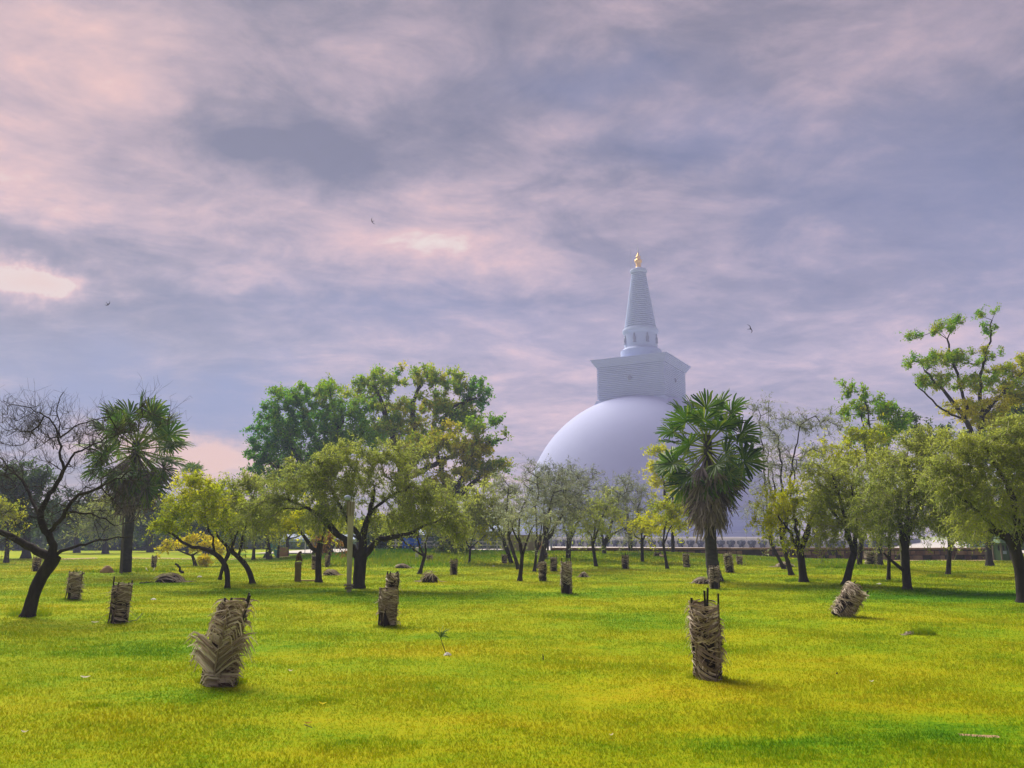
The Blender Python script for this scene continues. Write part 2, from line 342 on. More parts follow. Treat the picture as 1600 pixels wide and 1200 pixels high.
gy = axis([-np.geomspace(6, 2500, 16), np.arange(-5, 4, 1.0), np.arange(4, 62, .35), np.arange(62, 90, 1.0), np.geomspace(90, 3000, 30)])
XX, YY = np.meshgrid(gx, gy); ZZ = hgt(XX, YY)
mb = MB(); nxg, nyg = len(gx), len(gy); idx = np.arange(nxg * nyg).reshape(nyg, nxg)
mb.add(np.stack([XX, YY, ZZ], -1).reshape(-1, 3), np.stack([idx[:-1, :-1], idx[:-1, 1:], idx[1:, 1:], idx[1:, :-1]], -1).reshape(-1, 4))
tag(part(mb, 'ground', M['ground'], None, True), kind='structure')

# grass blades
rng = np.random.default_rng(5)
def scatter(y0, y1, n, bias):
    t = rng.random(n); y = y0 * (y1 / y0) ** (t ** bias); x = (rng.random(n) - .5) * 2 * (y * .72 + .8); return x, y
mb = MB()
xs, ys = scatter(5.0, 62, 1080000, .95)
# thin, uneven sward: clumps
cl = np.sin(xs * 3.1 + 2 * np.sin(ys * 1.7)) * np.sin(ys * 2.9 + 1.5 * np.sin(xs * 2.2))
dens = .72 + .28 * cl; kp = rng.random(len(xs)) < dens; xs, ys = xs[kp], ys[kp]
n = len(xs); zs = hgt(xs, ys)
hh = (.012 + .018 * rng.random(n) ** 2) * (1 + .3 * np.sin(xs * 1.3) * np.sin(ys * 1.9)) * (1 + ys / 30)
wdt = (.0019 + .0014 * rng.random(n)) * (.6 + ys / 7)
a = rng.random(n) * 6.283; b = rng.random(n) * 6.283
C = np.stack([xs, ys, zs - .004], -1); Sd = np.stack([np.cos(a), np.sin(a), 0 * a], -1) * wdt[:, None]
tip = C + np.stack([np.cos(b) * hh * .7, np.sin(b) * hh * .7, hh], -1)
V = np.stack([C - Sd, C + Sd, tip], 1).reshape(-1, 3)
mb.add(V, T=np.arange(3 * n).reshape(n, 3), tint=np.repeat(np.clip(rng.normal(.5, .28, n), 0, 1.3), 3))
# taller tufts round the feet of trees, guards and posts, and on the bank
tufts = []
for (px, py, r, k, h0) in ((345, 1068, .3, 900, .06), (605, 978, .28, 500, .05), (1105, 1060, .26, 500, .045), (45, 963, .45, 900, .09), (560, 918, .5, 700, .07), (547, 932, .5, 700, .07), (1442, 993, .22, 900, .07), (1418, 924, .7, 900, .08),
                           (1258, 910, .7, 800, .08), (1390, 909, .6, 500, .08), (1320, 916, .5, 500, .07), (355, 921, .5, 500, .06), (395, 914, .5, 500, .06), (1597, 940, .6, 700, .08), (1480, 902, .8, 600, .1), (184, 973, .25, 400, .05), (110, 937, .3, 400, .05),
                           (1328, 966, .4, 500, .05), (885, 928, .3, 400, .05), (197, 897, 2.0, 1500, .12), (235, 893, 1.2, 900, .14), (1345, 893, 2.2, 1800, .1), (1117, 910, .8, 500, .06), (100, 1052, .9, 500, .04), (570, 1168, .45, 1000, .035), (1500, 1165, .6, 1400, .035), (1180, 1175, .5, 1000, .035), (140, 1105, .2, 400, .03), (500, 1095, .25, 500, .03)):
    g = G(px, py); rr = r * np.sqrt(rng.random(k)); an = rng.random(k) * 6.283
    tufts.append(np.stack([g[0] + rr * np.cos(an), g[1] + rr * np.sin(an) * .7, h0 * (.5 + rng.random(k))], -1))
k = 26000; D_ = 43 + 15 * np.sqrt(rng.random(k)); u_ = -.13 + .085 * rng.standard_normal(k)
tufts.append(np.stack([u_ * D_, D_, (.10 + .2 * rng.random(k)) * np.exp(-((u_ + .13) / .13) ** 2)], -1))
k = 14000; D_ = 45 + 12 * rng.random(k); u_ = .02 + .4 * rng.random(k)
tufts.append(np.stack([u_ * D_, D_, .05 + .08 * rng.random(k)], -1))
tf = np.concatenate(tufts); n = len(tf); a = rng.random(n) * 6.283; b = rng.random(n) * 6.283
C = np.stack([tf[:, 0], tf[:, 1], hgt(tf[:, 0], tf[:, 1]) - .005], -1); wdt = .004 + .0007 * tf[:, 1] * (tf[:, 1] > 30)
Sd = np.stack([np.cos(a), np.sin(a), 0 * a], -1) * wdt[:, None]; hh = tf[:, 2]
tip = C + np.stack([np.cos(b) * hh * .5, np.sin(b) * hh * .5, hh], -1)
mb.add(np.stack([C - Sd, C + Sd, tip], 1).reshape(-1, 3), T=np.arange(3 * n).reshape(n, 3), tint=np.repeat(np.clip(rng.normal(.25, .25, n), 0, 1), 3))
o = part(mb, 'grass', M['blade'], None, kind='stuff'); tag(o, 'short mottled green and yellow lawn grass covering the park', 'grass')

# dirt paths
def strip(name, pts, wd, mat, lift=.012):
    P = np.array([gpt(*p) for p in pts]); K = 60
    t = np.linspace(0, len(P) - 1, K); Q = np.stack([np.interp(t, range(len(P)), P[:, i]) for i in range(3)], -1)
    T = nrm(np.gradient(Q, axis=0)); Sd = np.stack([-T[:, 1], T[:, 0], 0 * T[:, 0]], -1)
    r = np.random.default_rng(len(name)); ww = wd * (.8 + .4 * r.random((K, 1)))
    rows = [Q + Sd * ww * s for s in (-.5, -.17, .17, .5)]
    V = np.stack(rows, 1); V[..., 2] = hgt(V[..., 0], V[..., 1]) + lift; V[:, 0, 2] -= lift * 1.4; V[:, 3, 2] -= lift * 1.4
    ii = np.arange(K * 4).reshape(K, 4); m_ = MB()
    m_.add(V.reshape(-1, 3), np.stack([ii[:-1, :-1], ii[:-1, 1:], ii[1:, 1:], ii[1:, :-1]], -1).reshape(-1, 4))
    return tag(part(m_, name, mat, None, True), kind='structure')
strip('path', [(200, 872), (330, 873.5), (420, 872), (500, 868), (600, 866)], .9, M['soil'], .03)
mb = MB(); cg = np.linspace(-1, 1, 9); cx_, cy_ = np.meshgrid(105 + 130 * cg, 239 + 161 * cg)
ii = np.arange(81).reshape(9, 9); mb.add(np.stack([cx_, cy_, 0 * cx_ + .09], -1).reshape(-1, 3), np.stack([ii[:-1, :-1], ii[:-1, 1:], ii[1:, 1:], ii[1:, :-1]], -1).reshape(-1, 4))
tag(part(mb, 'courtyard', M['sand'], None), kind='structure')  # unseen sand court, extended forward to bounce neutral light onto wall and dome
strip('dirt_patch', [(92, 874), (110, 873), (150, 872)], 1.8, M['soil'], .02)
strip('dirt_verge', [(1090, 866), (1180, 868.5), (1300, 873), (1420, 876), (1560, 876)], .8, M['soil'], .03)
strip('bare_patch', [(1498, 1148), (1530, 1150), (1560, 1151)], .11, M['soil'], .006)

# ------------------------------------------------------------------ the white stupa
SC = 281 / F * 1.05
def zat(y, Y): return float(at(1000, y, Y)[2])
cxy = at(1002, 560, 281)[:2]; c0 = (float(cxy[0]), 281.0, 0.0)
st = thing('stupa', 'white domed stupa with square box, ringed spire and gold pinnacle behind the trees', 'stupa', c0)
mb = MB()
zc, R = 9.3, 41.7
mb.lathe([(R * math.cos(a), zc + R * math.sin(a)) for a in np.linspace(0, math.pi / 2 - .02, 60)], 128, c0)
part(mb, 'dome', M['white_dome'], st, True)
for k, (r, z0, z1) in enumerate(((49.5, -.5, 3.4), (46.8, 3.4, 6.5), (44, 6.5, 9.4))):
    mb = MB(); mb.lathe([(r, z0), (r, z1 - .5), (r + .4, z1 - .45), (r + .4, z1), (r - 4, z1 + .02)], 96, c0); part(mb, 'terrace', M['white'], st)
th = rad(29)
def sq(mb, c, b, z0, z1, b1=None, tint=.5):
    Rz = rotz(-th); b1 = b1 or b
    V = [np.array([sx * bb, sy * bb, z]) for bb, z in ((b, z0), (b1, z1)) for sx, sy in ((-1, -1), (1, -1), (1, 1), (-1, 1))]
    V = np.array(V) @ Rz.T + np.array(c)
    mb.add(V, [(3, 2, 1, 0), (4, 5, 6, 7), (0, 1, 5, 4), (1, 2, 6, 5), (2, 3, 7, 6), (3, 0, 4, 7)], tint=tint)
ztop = zat(553.5, 266); zb = zat(621, 272)
bh = 12.25
mb = MB(); z = zb - 3
ncs = 17; dz = (ztop - 2.6 - zb) / ncs
sq(mb, c0, bh - .55, zb - 4, ztop - .4)
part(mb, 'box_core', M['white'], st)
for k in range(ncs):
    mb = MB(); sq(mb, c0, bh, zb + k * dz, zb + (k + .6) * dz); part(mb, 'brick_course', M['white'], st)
mb = MB(); sq(mb, c0, bh + 1.6, zb - 4, zb - .6, bh + .25); part(mb, 'box_foot', M['white'], st)
for k in range(5):
    mb = MB(); a0 = ztop - 2.6 + k * .46; sq(mb, c0, bh + .28 * (k + 1), a0, a0 + .38, bh + .28 * (k + 1) + .1); part(mb, 'cornice_course', M['white'], st)
mb = MB(); sq(mb, c0, bh + 1.75, ztop - .3, ztop); part(mb, 'box_roof', M['white'], st)
# round sun emblem on each face
for k in range(4):
    a = -th - math.pi / 2 + k * math.pi / 2; dv = np.array([math.cos(a), math.sin(a), 0]); pz = zat(588, 268)
    mb = MB(); p0 = np.array(c0) + dv * (bh + .02) + np.array([0, 0, pz])
    mb.tubes(np.array([p0, p0 + dv * .18, p0 + dv * .4]), np.array([.75, .75, .45]), 20, cap=True); part(mb, 'sun_emblem', M['niche'], st)
Zp = lambda y: zat(y, 281)
mb = MB()
mb.lathe([(0.1, ztop - .1), (31 * SC, ztop - .1), (31 * SC, Zp(549.5)), (30 * SC, Zp(549)), (25.6 * SC, Zp(545)), (25 * SC, Zp(544.9)), (25 * SC, Zp(524)), (27 * SC, Zp(521)), (27.6 * SC, Zp(518)), (27 * SC, Zp(516)), (24.8 * SC, Zp(515))], 64, c0)
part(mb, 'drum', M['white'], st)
for k in range(8):
    a = rad(-90 + 14 + 45 * k); dv = np.array([math.cos(a), math.sin(a), 0]); p = np.array(c0) + dv * 25 * SC
    mb = MB(); zs_ = [Zp(539.5), Zp(537), Zp(534), Zp(531), Zp(529), Zp(527), Zp(525)]
    mb.tubes(np.array([p + np.array([0, 0, q]) for q in zs_]), np.array([.75, .5, .62, .55, .3, .36, .12]), 8, cap=True); part(mb, 'drum_statue', M['niche'], st)
nr = 27
for k in range(nr):
    t0, t1 = k / nr, (k + 1) / nr; r0 = (24.6 + (11.2 - 24.6) * t0) * SC; r1 = (24.6 + (11.2 - 24.6) * t1) * SC
    z0 = Zp(515) + (Zp(428) - Zp(515)) * t0; z1 = Zp(515) + (Zp(428) - Zp(515)) * t1
    mb = MB(); mb.lathe([(r0 - .6, z0), (r0, z0 + .04), (r1 + .1, z0 + (z1 - z0) * .58), (r1 - .6, z0 + (z1 - z0) * .64), (r1 - .6, z1)], 48, c0); part(mb, 'spire_ring', M['white'], st)
mb = MB(); mb.lathe([(11 * SC, Zp(428)), (13 * SC, Zp(426)), (13.4 * SC, Zp(424)), (12.6 * SC, Zp(422)), (10 * SC, Zp(421)), (6 * SC, Zp(419)), (.1, Zp(418.5))], 48, c0); part(mb, 'spire_cap', M['white'], st)
mb = MB(); mb.lathe([(h_ * SC, Zp(y_)) for h_, y_ in ((5, 420), (4.2, 418), (3.7, 415), (4.2, 413), (3.6, 412), (5.4, 410), (5.9, 408), (5.2, 406), (2.8, 404.5), (2.6, 404), (3.6, 402.5), (3.5, 401), (1.9, 399.5), (1.7, 397), (1.0, 395))], 32, c0); part(mb, 'gold_pinnacle', M['gold'], st, True)
mb = MB(); mb.lathe([(1.0 * SC, Zp(395)), (.8 * SC, Zp(392)), (.25 * SC, Zp(386)), (.12 * SC, Zp(378))], 10, c0); part(mb, 'pinnacle_tip', M['grey_metal'], st)
mb = MB(); p = np.array([c0[0] - 11.5 * SC, 281, 0]); mb.tubes(np.array([p + [0, 0, Zp(428)], p + [0, 0, Zp(388)]]), np.array([.09, .05]), 6); part(mb, 'lightning_rod', M['grey_metal'], st)

# ------------------------------------------------------------------ elephant wall
def elephant_mesh():
    m_ = MB()
    m_.lathe([(0.02, -.36), (.22, -.33), (.36, -.18), (.42, .02), (.36, .22), (.2, .34), (.02, .37)], 12, (0, -.12, .86), sy=.75)       # head
    for s in (-1, 1):
        m_.lathe([(.03, -.32), (.2, -.2), (.3, .04), (.26, .24), (.04, .32)], 10, (s * .5, .02, .84), sy=.28)                             # ear
        m_.tubes(np.array([(s * .3, .02, .6), (s * .3, -.02, .3), (s * .3, -.04, .0)]), np.array([.2, .15, .17]), 8, cap=True)             # foreleg
        m_.tubes(np.array([(s * .16, -.36, .72), (s * .19, -.5, .58), (s * .18, -.62, .6)]), np.array([.04, .03, .008]), 6, tint=3.0)      # tusk
    m_.tubes(np.array([(0, -.32, .85), (0, -.44, .66), (0, -.45, .42), (0, -.42, .2), (0, -.38, .1)]), np.array([.16, .13, .095, .07, .05]), 8, cap=True)
    m_.lathe([(.05, -.5), (.34, -.4), (.42, 0), (.34, .36), (.05, .42)], 12, (0, .2, .72))                                                 # body
    return m_.mesh('elephant_statue', M['eleph'], smooth=True)
em = elephant_mesh()
corner = np.array([48.5, 110.0, 0]); dl = np.array([-math.cos(th), math.sin(th), 0]); dr = np.array([math.sin(th), math.cos(th), 0])
ew = thing('elephant_wall', 'white boundary wall lined with grey elephant statues in front of the stupa', 'wall', corner)
def wall_run(d, nout, L_, z0, z1, thick, off, name, mat):
    a = math.atan2(d[1], d[0]); c = corner + d * L_ / 2 - nout * (thick / 2 - off) + np.array([0, 0, (z0 + z1) / 2])
    m_ = MB(); m_.box(c, (L_, thick, z1 - z0), a); part(m_, name, mat, ew)
nl = np.array([-math.sin(th), -math.cos(th), 0]); nr_ = np.array([math.cos(th), -math.sin(th), 0])
for d, no, L_ in ((dl, nl, 150.0), (dr, nr_, 130.0)):
    wall_run(d, no, L_, -.6, .02, 2.2, .85, 'plinth', M['mortar']); wall_run(d, no, L_, .02, 1.42, .5, 0, 'wall_face', M['wall_white']); wall_run(d, no, L_, 1.42, 1.62, .9, .3, 'coping', M['wall_white'])
ke = 0
for d, no, n_ in ((dl, nl, 96), (dr, nr_, 84)):
    for k in range(n_):
        p = d * (.8 + 1.5 * k) + no * .34
        put('elephant_statue', em, ew, p + np.array([0, 0, .02]), (0, 0, math.atan2(no[1], no[0]) + math.pi / 2), (.82, .8, .92))

# ------------------------------------------------------------------ old brick wall at the lawn's edge
YW = 58.5; rngw = random.Random(3)
bx0 = at(862, 860, YW)[0]; bx1 = at(1548, 860, YW)[0]
bw = thing('brick_wall', 'low ruined brown brick wall with a flat ledge at the far edge of the lawn', 'wall', (bx1, YW, 0))
mb = MB(); mb.box(((bx0 + bx1) / 2, YW + .35, .3), (bx1 - bx0, .5, .96)); part(mb, 'wall_core', M['mortar'], bw)
mb = MB(); x = bx0
while x < bx1:
    L_ = 1.2 + rngw.random() * 1.2; L_ = min(L_, bx1 - x)
    m_ = MB(); m_.box((x + L_ / 2, YW + .28, .80 + rngw.uniform(-.008, .008)), (L_ - .015, .9, .12), tint=.3 + .5 * rngw.random()); part(m_, 'ledge_slab', M['brick'], bw); x += L_
nbk = 0
for row in range(2):
    x = bx0 + .1
    while x < bx1 - .5:
        L_ = .28 + rngw.random() * .5; hh_ = .26 + rngw.random() * .06
        if rngw.random() < (.68 if x > at(1050, 860, YW)[0] else .4) and nbk < 150:
            Rm = rotz(rngw.uniform(-.06, .06)); m_ = MB(); m_.box((x + L_ / 2, YW + .06 + rngw.random() * .04, .17 + row * .34), (L_ - .04, .3, hh_), Rm, tint=.15 + .8 * rngw.random(), taper=.92)
            part(m_, 'brick', M['brick'], bw); nbk += 1
        x += L_

# beige wall, gate post
Yb = 60.0
xa, xb = at(786, 850, Yb)[0], at(851, 850, Yb)[0]
wl = thing('beige_wall', 'short beige plaster wall with an orange panel between the fence and the elephants', 'wall', ((xa + xb) / 2, Yb, .5))
mb = MB(); mb.box(((xa + xb) / 2, Yb, 1.1), (xb - xa, .25, 1.35)); part(mb, 'wall_face', M['beige'], wl)
xo = at(844, 850, Yb)[0]; mb = MB(); mb.box((xo, Yb - .16, 1.0), (.4, .06, .62)); part(mb, 'panel', M['orange'], wl)
mb = MB(); xo = at(856, 850, 59)[0]; mb.box((xo, 59, 1.15), (.14, .14, 1.5)); mb.box((xo, 59, 1.92), (.2, .2, .06)); solo(mb, 'gate_post', M['stake'], 'dark wooden gate post at the end of the beige wall', 'post', (float(xo), 59, .5))
mb = MB(); xo = at(861.5, 850, 59)[0]; mb.box((xo, 59.1, 1.1), (.14, .2, 1.35)); mb.box((xo, 59.1, 1.81), (.2, .26, .08)); solo(mb, 'gate_pillar', M['white'], 'white gate pillar right beside the dark wooden post', 'pillar', (float(xo), 59.1, .5))

# pale rail fence on the bank
Yf = 58.0
f0, f1 = at(612, 850, Yf)[0], at(784, 850, Yf)[0]
fe = thing('rail_fence', 'pale post and rail fence along the top of the green bank', 'fence', (f0, Yf, .6))
zf = lambda y: float(at(700, y, Yf)[2])
for px in (618, 633, 649, 665, 679, 701, 727, 744, 761, 777):
    x = at(px, 850, Yf)[0]; mb = MB(); mb.box((x, Yf, (zf(862) + zf(841)) / 2), (.1, .1, zf(841) - zf(864))); part(mb, 'fence_post', M['pale'], fe)
for y_ in (846.5, 852):
    mb = MB(); mb.box(((f0 + f1) / 2, Yf - .07, zf(y_)), (f1 - f0, .04, .09)); part(mb, 'rail', M['pale'], fe)
for k in range(4):
    x = at(743 + 11 * k, 850, Yf + 1.2)[0]; mb = MB(); mb.box((x, Yf + 1.2, zf(846)), (.05, .05, 1.4)); solo(mb, 'scaffold_pole', M['grey_metal'], ['thin grey scaffold pole left of the small flag', 'thin grey scaffold pole just right of the small flag', 'third thin scaffold pole right of the small flag', 'rightmost scaffold pole beside the beige wall'][k], 'pole', (float(x), Yf + 1.2, .6), 'scaffold poles behind the rail fence')
# flag
x = at(763, 840, Yf + 1.6)[0]; fl = thing('flag', 'small red and white flag on a thin pole above the rail fence', 'flag', (x, Yf + 1.6, .6))
mb = MB(); mb.tubes(np.array([(x, Yf + 1.6, .55), (x, Yf + 1.6, zf(814))]), np.array([.025, .02]), 6, cap=True); part(mb, 'pole', M['pale'], fl)
mb = MB(); t = np.linspace(0, 1, 8); P = np.stack([x - .02 - .25 * t - .05 * np.sin(5 * t), Yf + 1.6 + .08 * np.sin(6 * t), zf(820) - .25 * t], -1)
V = np.stack([P + [0, 0, .28], P, P - [0, 0, .28]], 1); ii = np.arange(24).reshape(8, 3); mb.add(V.reshape(-1, 3), np.stack([ii[:-1, :-1], ii[:-1, 1:], ii[1:, 1:], ii[1:, :-1]], -1).reshape(-1, 4), tint=np.tile([.1, .5, .9], 8)); part(mb, 'cloth', M['flag'], fl)
# blue plastic chairs stacked as a row behind fence
def chair():
    m1 = MB(); m1.box((0, 0, .42), (.44, .42, .05)); m1.box((0, .2, .68), (.44, .05, .5))
    for a_ in (-1, 1):
        for b_ in (-1, 1): m1.box((a_ * .19, b_ * .18, .2), (.05, .05, .4))
        m1.box((a_ * .22, 0, .58), (.04, .4, .04))
    return m1
cm = chair().mesh('plastic_chair', M['blue'])
for k in range(4):
    px = 634 + 6.5 * k; p = at(px, 850, 56.5); z = float(hgt(p[0], 56.5))
    o = put('plastic_chair', cm, None, (p[0], 56.5, z), (0, 0, .1 * k)); tag(o, ['blue plastic chair at the left end of the row on the bank', 'second blue plastic chair from the left on the bank', 'third blue plastic chair from the left on the bank', 'blue plastic chair at the right end, by the grey post'][k], 'chair', 'blue chairs on the bank')
# white awning frames / tents beyond fence
for (px, wpx, Yt, lab, h0) in ((462, 40, 80, 'white cloth canopy far behind the brown sheet board', 1.9), (545, 36, 78, 'white cloth canopy far behind the lamp post', 1.9), (648, 34, 72, 'white cloth canopy behind the blue chairs', 2.3), (765, 40, 70, 'white cloth canopy behind the small flag', 2.6)):
    p = at(px, 850, Yt); wd = wpx * Yt / F; tn = thing('canopy', lab, 'canopy', (p[0], Yt, 0), 'white canopies beyond the lawn')
    m_ = MB(); 
    V = [(-wd / 2, -1.2, h0 - .5), (wd / 2, -1.2, h0 - .5), (wd / 2, 1.2, h0 - .5), (-wd / 2, 1.2, h0 - .5), (-wd / 2, 0, h0), (wd / 2, 0, h0)]
    m_.add(np.array(V) + np.array([p[0], Yt, 0]), [(0, 1, 5, 4), (2, 3, 4, 5)], [(0, 4, 3), (1, 2, 5)]); m_.box((p[0], Yt - 1.22, h0 - .62), (wd, .02, .25)); part(m_, 'roof_cloth', M['white'], tn)
    for a_ in (-1, 1):
        for b_ in (-1, 1): m_ = MB(); m_.box((p[0] + a_ * (wd / 2 - .06), Yt + b_ * 1.1, (h0 - .5) / 2), (.06, .06, h0 - .5)); part(m_, 'leg', M['pale'], tn)

# grey post by the bank
def post(name, px, py, ptop, wpx, mat, label, cat, capm=None):
    g = gpt(px, py); s_ = g[1] / F; top = at(px, ptop, g[1])[2]; return g, s_, top
g, s_, top = post('', 651, 882, 856, 0, 0, '', '')
mb = MB(); mb.box((g[0], g[1], (g[2] + top) / 2 - .05), (4.2 * s_, 4.2 * s_, top - g[2] + .1)); mb.box((g[0], g[1], top + .02), (4.8 * s_, 4.8 * s_, .05), taper=.5)
solo(mb, 'concrete_post', M['pale'], 'pale grey concrete post in front of the blue chairs', 'post', g)

# teal tarp tent and tan board, left background
g = gpt(426, 871)
tt = thing('tarpaulin_tent', 'teal tarpaulin tent at the far left behind dark trunks', 'tent', g)
for s in (-1, 1):
    m_ = MB(); rr = np.random.default_rng(7 + s); K = 7
    u, v = np.meshgrid(np.linspace(0, 1, K), np.linspace(-1, 1, 9)); zt = float(at(426, 850, g[1])[2])
    V = np.stack([g[0] + s * u * .62 + .03 * rr.standard_normal(u.shape), g[1] + v * .8, zt * (1 - u ** .9) + .03 * rr.standard_normal(u.shape)], -1)
    ii = np.arange(u.size).reshape(u.shape); m_.add(V.reshape(-1, 3), np.stack([ii[:-1, :-1], ii[:-1, 1:], ii[1:, 1:], ii[1:, :-1]], -1).reshape(-1, 4)); part(m_, 'sheet', M['teal'], tt)
m_ = MB(); m_.tubes(np.array([(g[0], g[1] - .84, 0), (g[0], g[1] - .84, zt + .05)]), np.array([.03, .03]), 6, cap=True); part(m_, 'pole', M['stake'], tt)
g = gpt(443, 870); z1 = float(at(443, 856, g[1])[2]); s_ = g[1] / F
bd = thing('sheet_board', 'tan board standing upright beside the teal tarpaulin tent', 'board', g)
m_ = MB(); m_.box((g[0], g[1], (g[2] + z1) / 2 + .03), (13 * s_, .05, z1 - g[2])); part(m_, 'panel', M['box'], bd)
for a_ in (-1, 1): m_ = MB(); m_.box((g[0] + a_ * 6.5 * s_, g[1] + .05, (g[2] + z1) / 2), (.05, .05, z1 - g[2] + .1)); part(m_, 'leg', M['stake'], bd)

# green kiosk at right
g = gpt(1566, 876); s_ = g[1] / F; zk = lambda y: float(at(1566, y, g[1])[2])
kk = thing('kiosk', 'small green guard booth with a two tier roof beside the dark trunk at right', 'kiosk', g)
def hexlathe(m_, prof, c): m_.lathe(prof, 6, c)
m_ = MB(); m_.lathe([(12.5 * s_, 0), (12.5 * s_, zk(848))], 6, (g[0], g[1], 0)); part(m_, 'body', M['green_paint'], kk)
for k in range(6):
    a = rad(60 * k); m_ = MB(); m_.box((g[0] + 12.6 * s_ * math.cos(a), g[1] + 12.6 * s_ * math.sin(a), zk(848) / 2), (.09, .09, zk(848))); part(m_, 'corner_post', M['stone'], kk)
m_ = MB(); m_.lathe([(12.3 * s_, zk(848) - .02), (16.5 * s_, zk(848)), (8 * s_, zk(842)), (7 * s_, zk(842))], 6, (g[0], g[1], 0)); part(m_, 'roof', M['green_paint'], kk)
m_ = MB(); m_.lathe([(6.5 * s_, zk(842) - .05), (6.5 * s_, zk(840)), (8.5 * s_, zk(840)), (.05, zk(836))], 6, (g[0], g[1], 0)); part(m_, 'upper_roof', M['green_paint'], kk)
for a0 in (-120, -60):
    a = rad(a0 + 0); m_ = MB(); r_ = 12.5 * s_ * .866 + .01; m_.box((g[0] + r_ * math.cos(a + .0), g[1] + r_ * math.sin(a), zk(856)), (.38, .03, .35), a + math.pi / 2); part(m_, 'window', M['stake'], kk)
m_ = MB(); m_.box((at(1571, 863, g[1] - .75)[0], g[1] - .68, zk(863)), (.24, .02, .22)); part(m_, 'notice', M['white'], kk)

# ------------------------------------------------------------------ trees
def polyline(pts, step):
    P = np.array([p[:3] for p in pts]); R = np.array([p[3] for p in pts])
    d = np.r_[0, np.cumsum(np.linalg.norm(np.diff(P, axis=0), axis=1))]; n = max(3, int(d[-1] / step) + 1); t = np.linspace(0, d[-1], n)
    # smooth (Catmull-like) through numpy interpolation then a light filter
    Q = np.stack([np.interp(t, d, P[:, i]) for i in range(3)], -1); r = np.interp(t, d, R)
    for _ in range(3): Q[1:-1] = (Q[:-2] + 2 * Q[1:-1] + Q[2:]) / 4
    return Q, r
STY = dict(
    feather=dict(tw=5, tl=25, droop=.55, lpt=26, ll=4.6, lw=1.5, spread=2.6, leaf='lf_feather', twig='twig', bark='bark', r0=.52, up=.25),
    yellow=dict(tw=5, tl=20, droop=.3, lpt=22, ll=4.2, lw=2.0, spread=3.2, leaf='lf_yellowgreen', twig='twig', bark='bark', r0=.38, up=.3),
    grey=dict(tw=6, tl=24, droop=.45, lpt=13, ll=3.8, lw=1.2, spread=2.6, leaf='lf_grey', twig='twig', bark='bark', r0=.36, up=.5),
    broad=dict(tw=5, tl=13, droop=.1, lpt=22, ll=4.0, lw=2.6, spread=3.6, leaf='lf_rain', twig='dark_twig', bark='bark', r0=.35, up=.5),
    dark=dict(tw=5, tl=15, droop=.2, lpt=22, ll=4.2, lw=2.6, spread=4, leaf='lf_dark', twig='dark_twig', bark='bark', r0=.35, up=.4),
    bare=dict(tw=4, tl=26, droop=-.1, lpt=0, ll=3, lw=1, spread=2, leaf='lf_grey', twig='dark_twig', bark='bark', r0=.42, up=.5),
    flower=dict(tw=5, tl=14, droop=.5, lpt=20, ll=4.0, lw=3.0, spread=3.2, leaf='lf_flower', twig='dark_twig', bark='bark', r0=.4, up=.2),
    rust=dict(tw=5, tl=12, droop=.2, lpt=18, ll=3.4, lw=2.0, spread=3, leaf='lf_rust', twig='dark_twig', bark='bark', r0=.4, up=.2),
)
TREES = 0
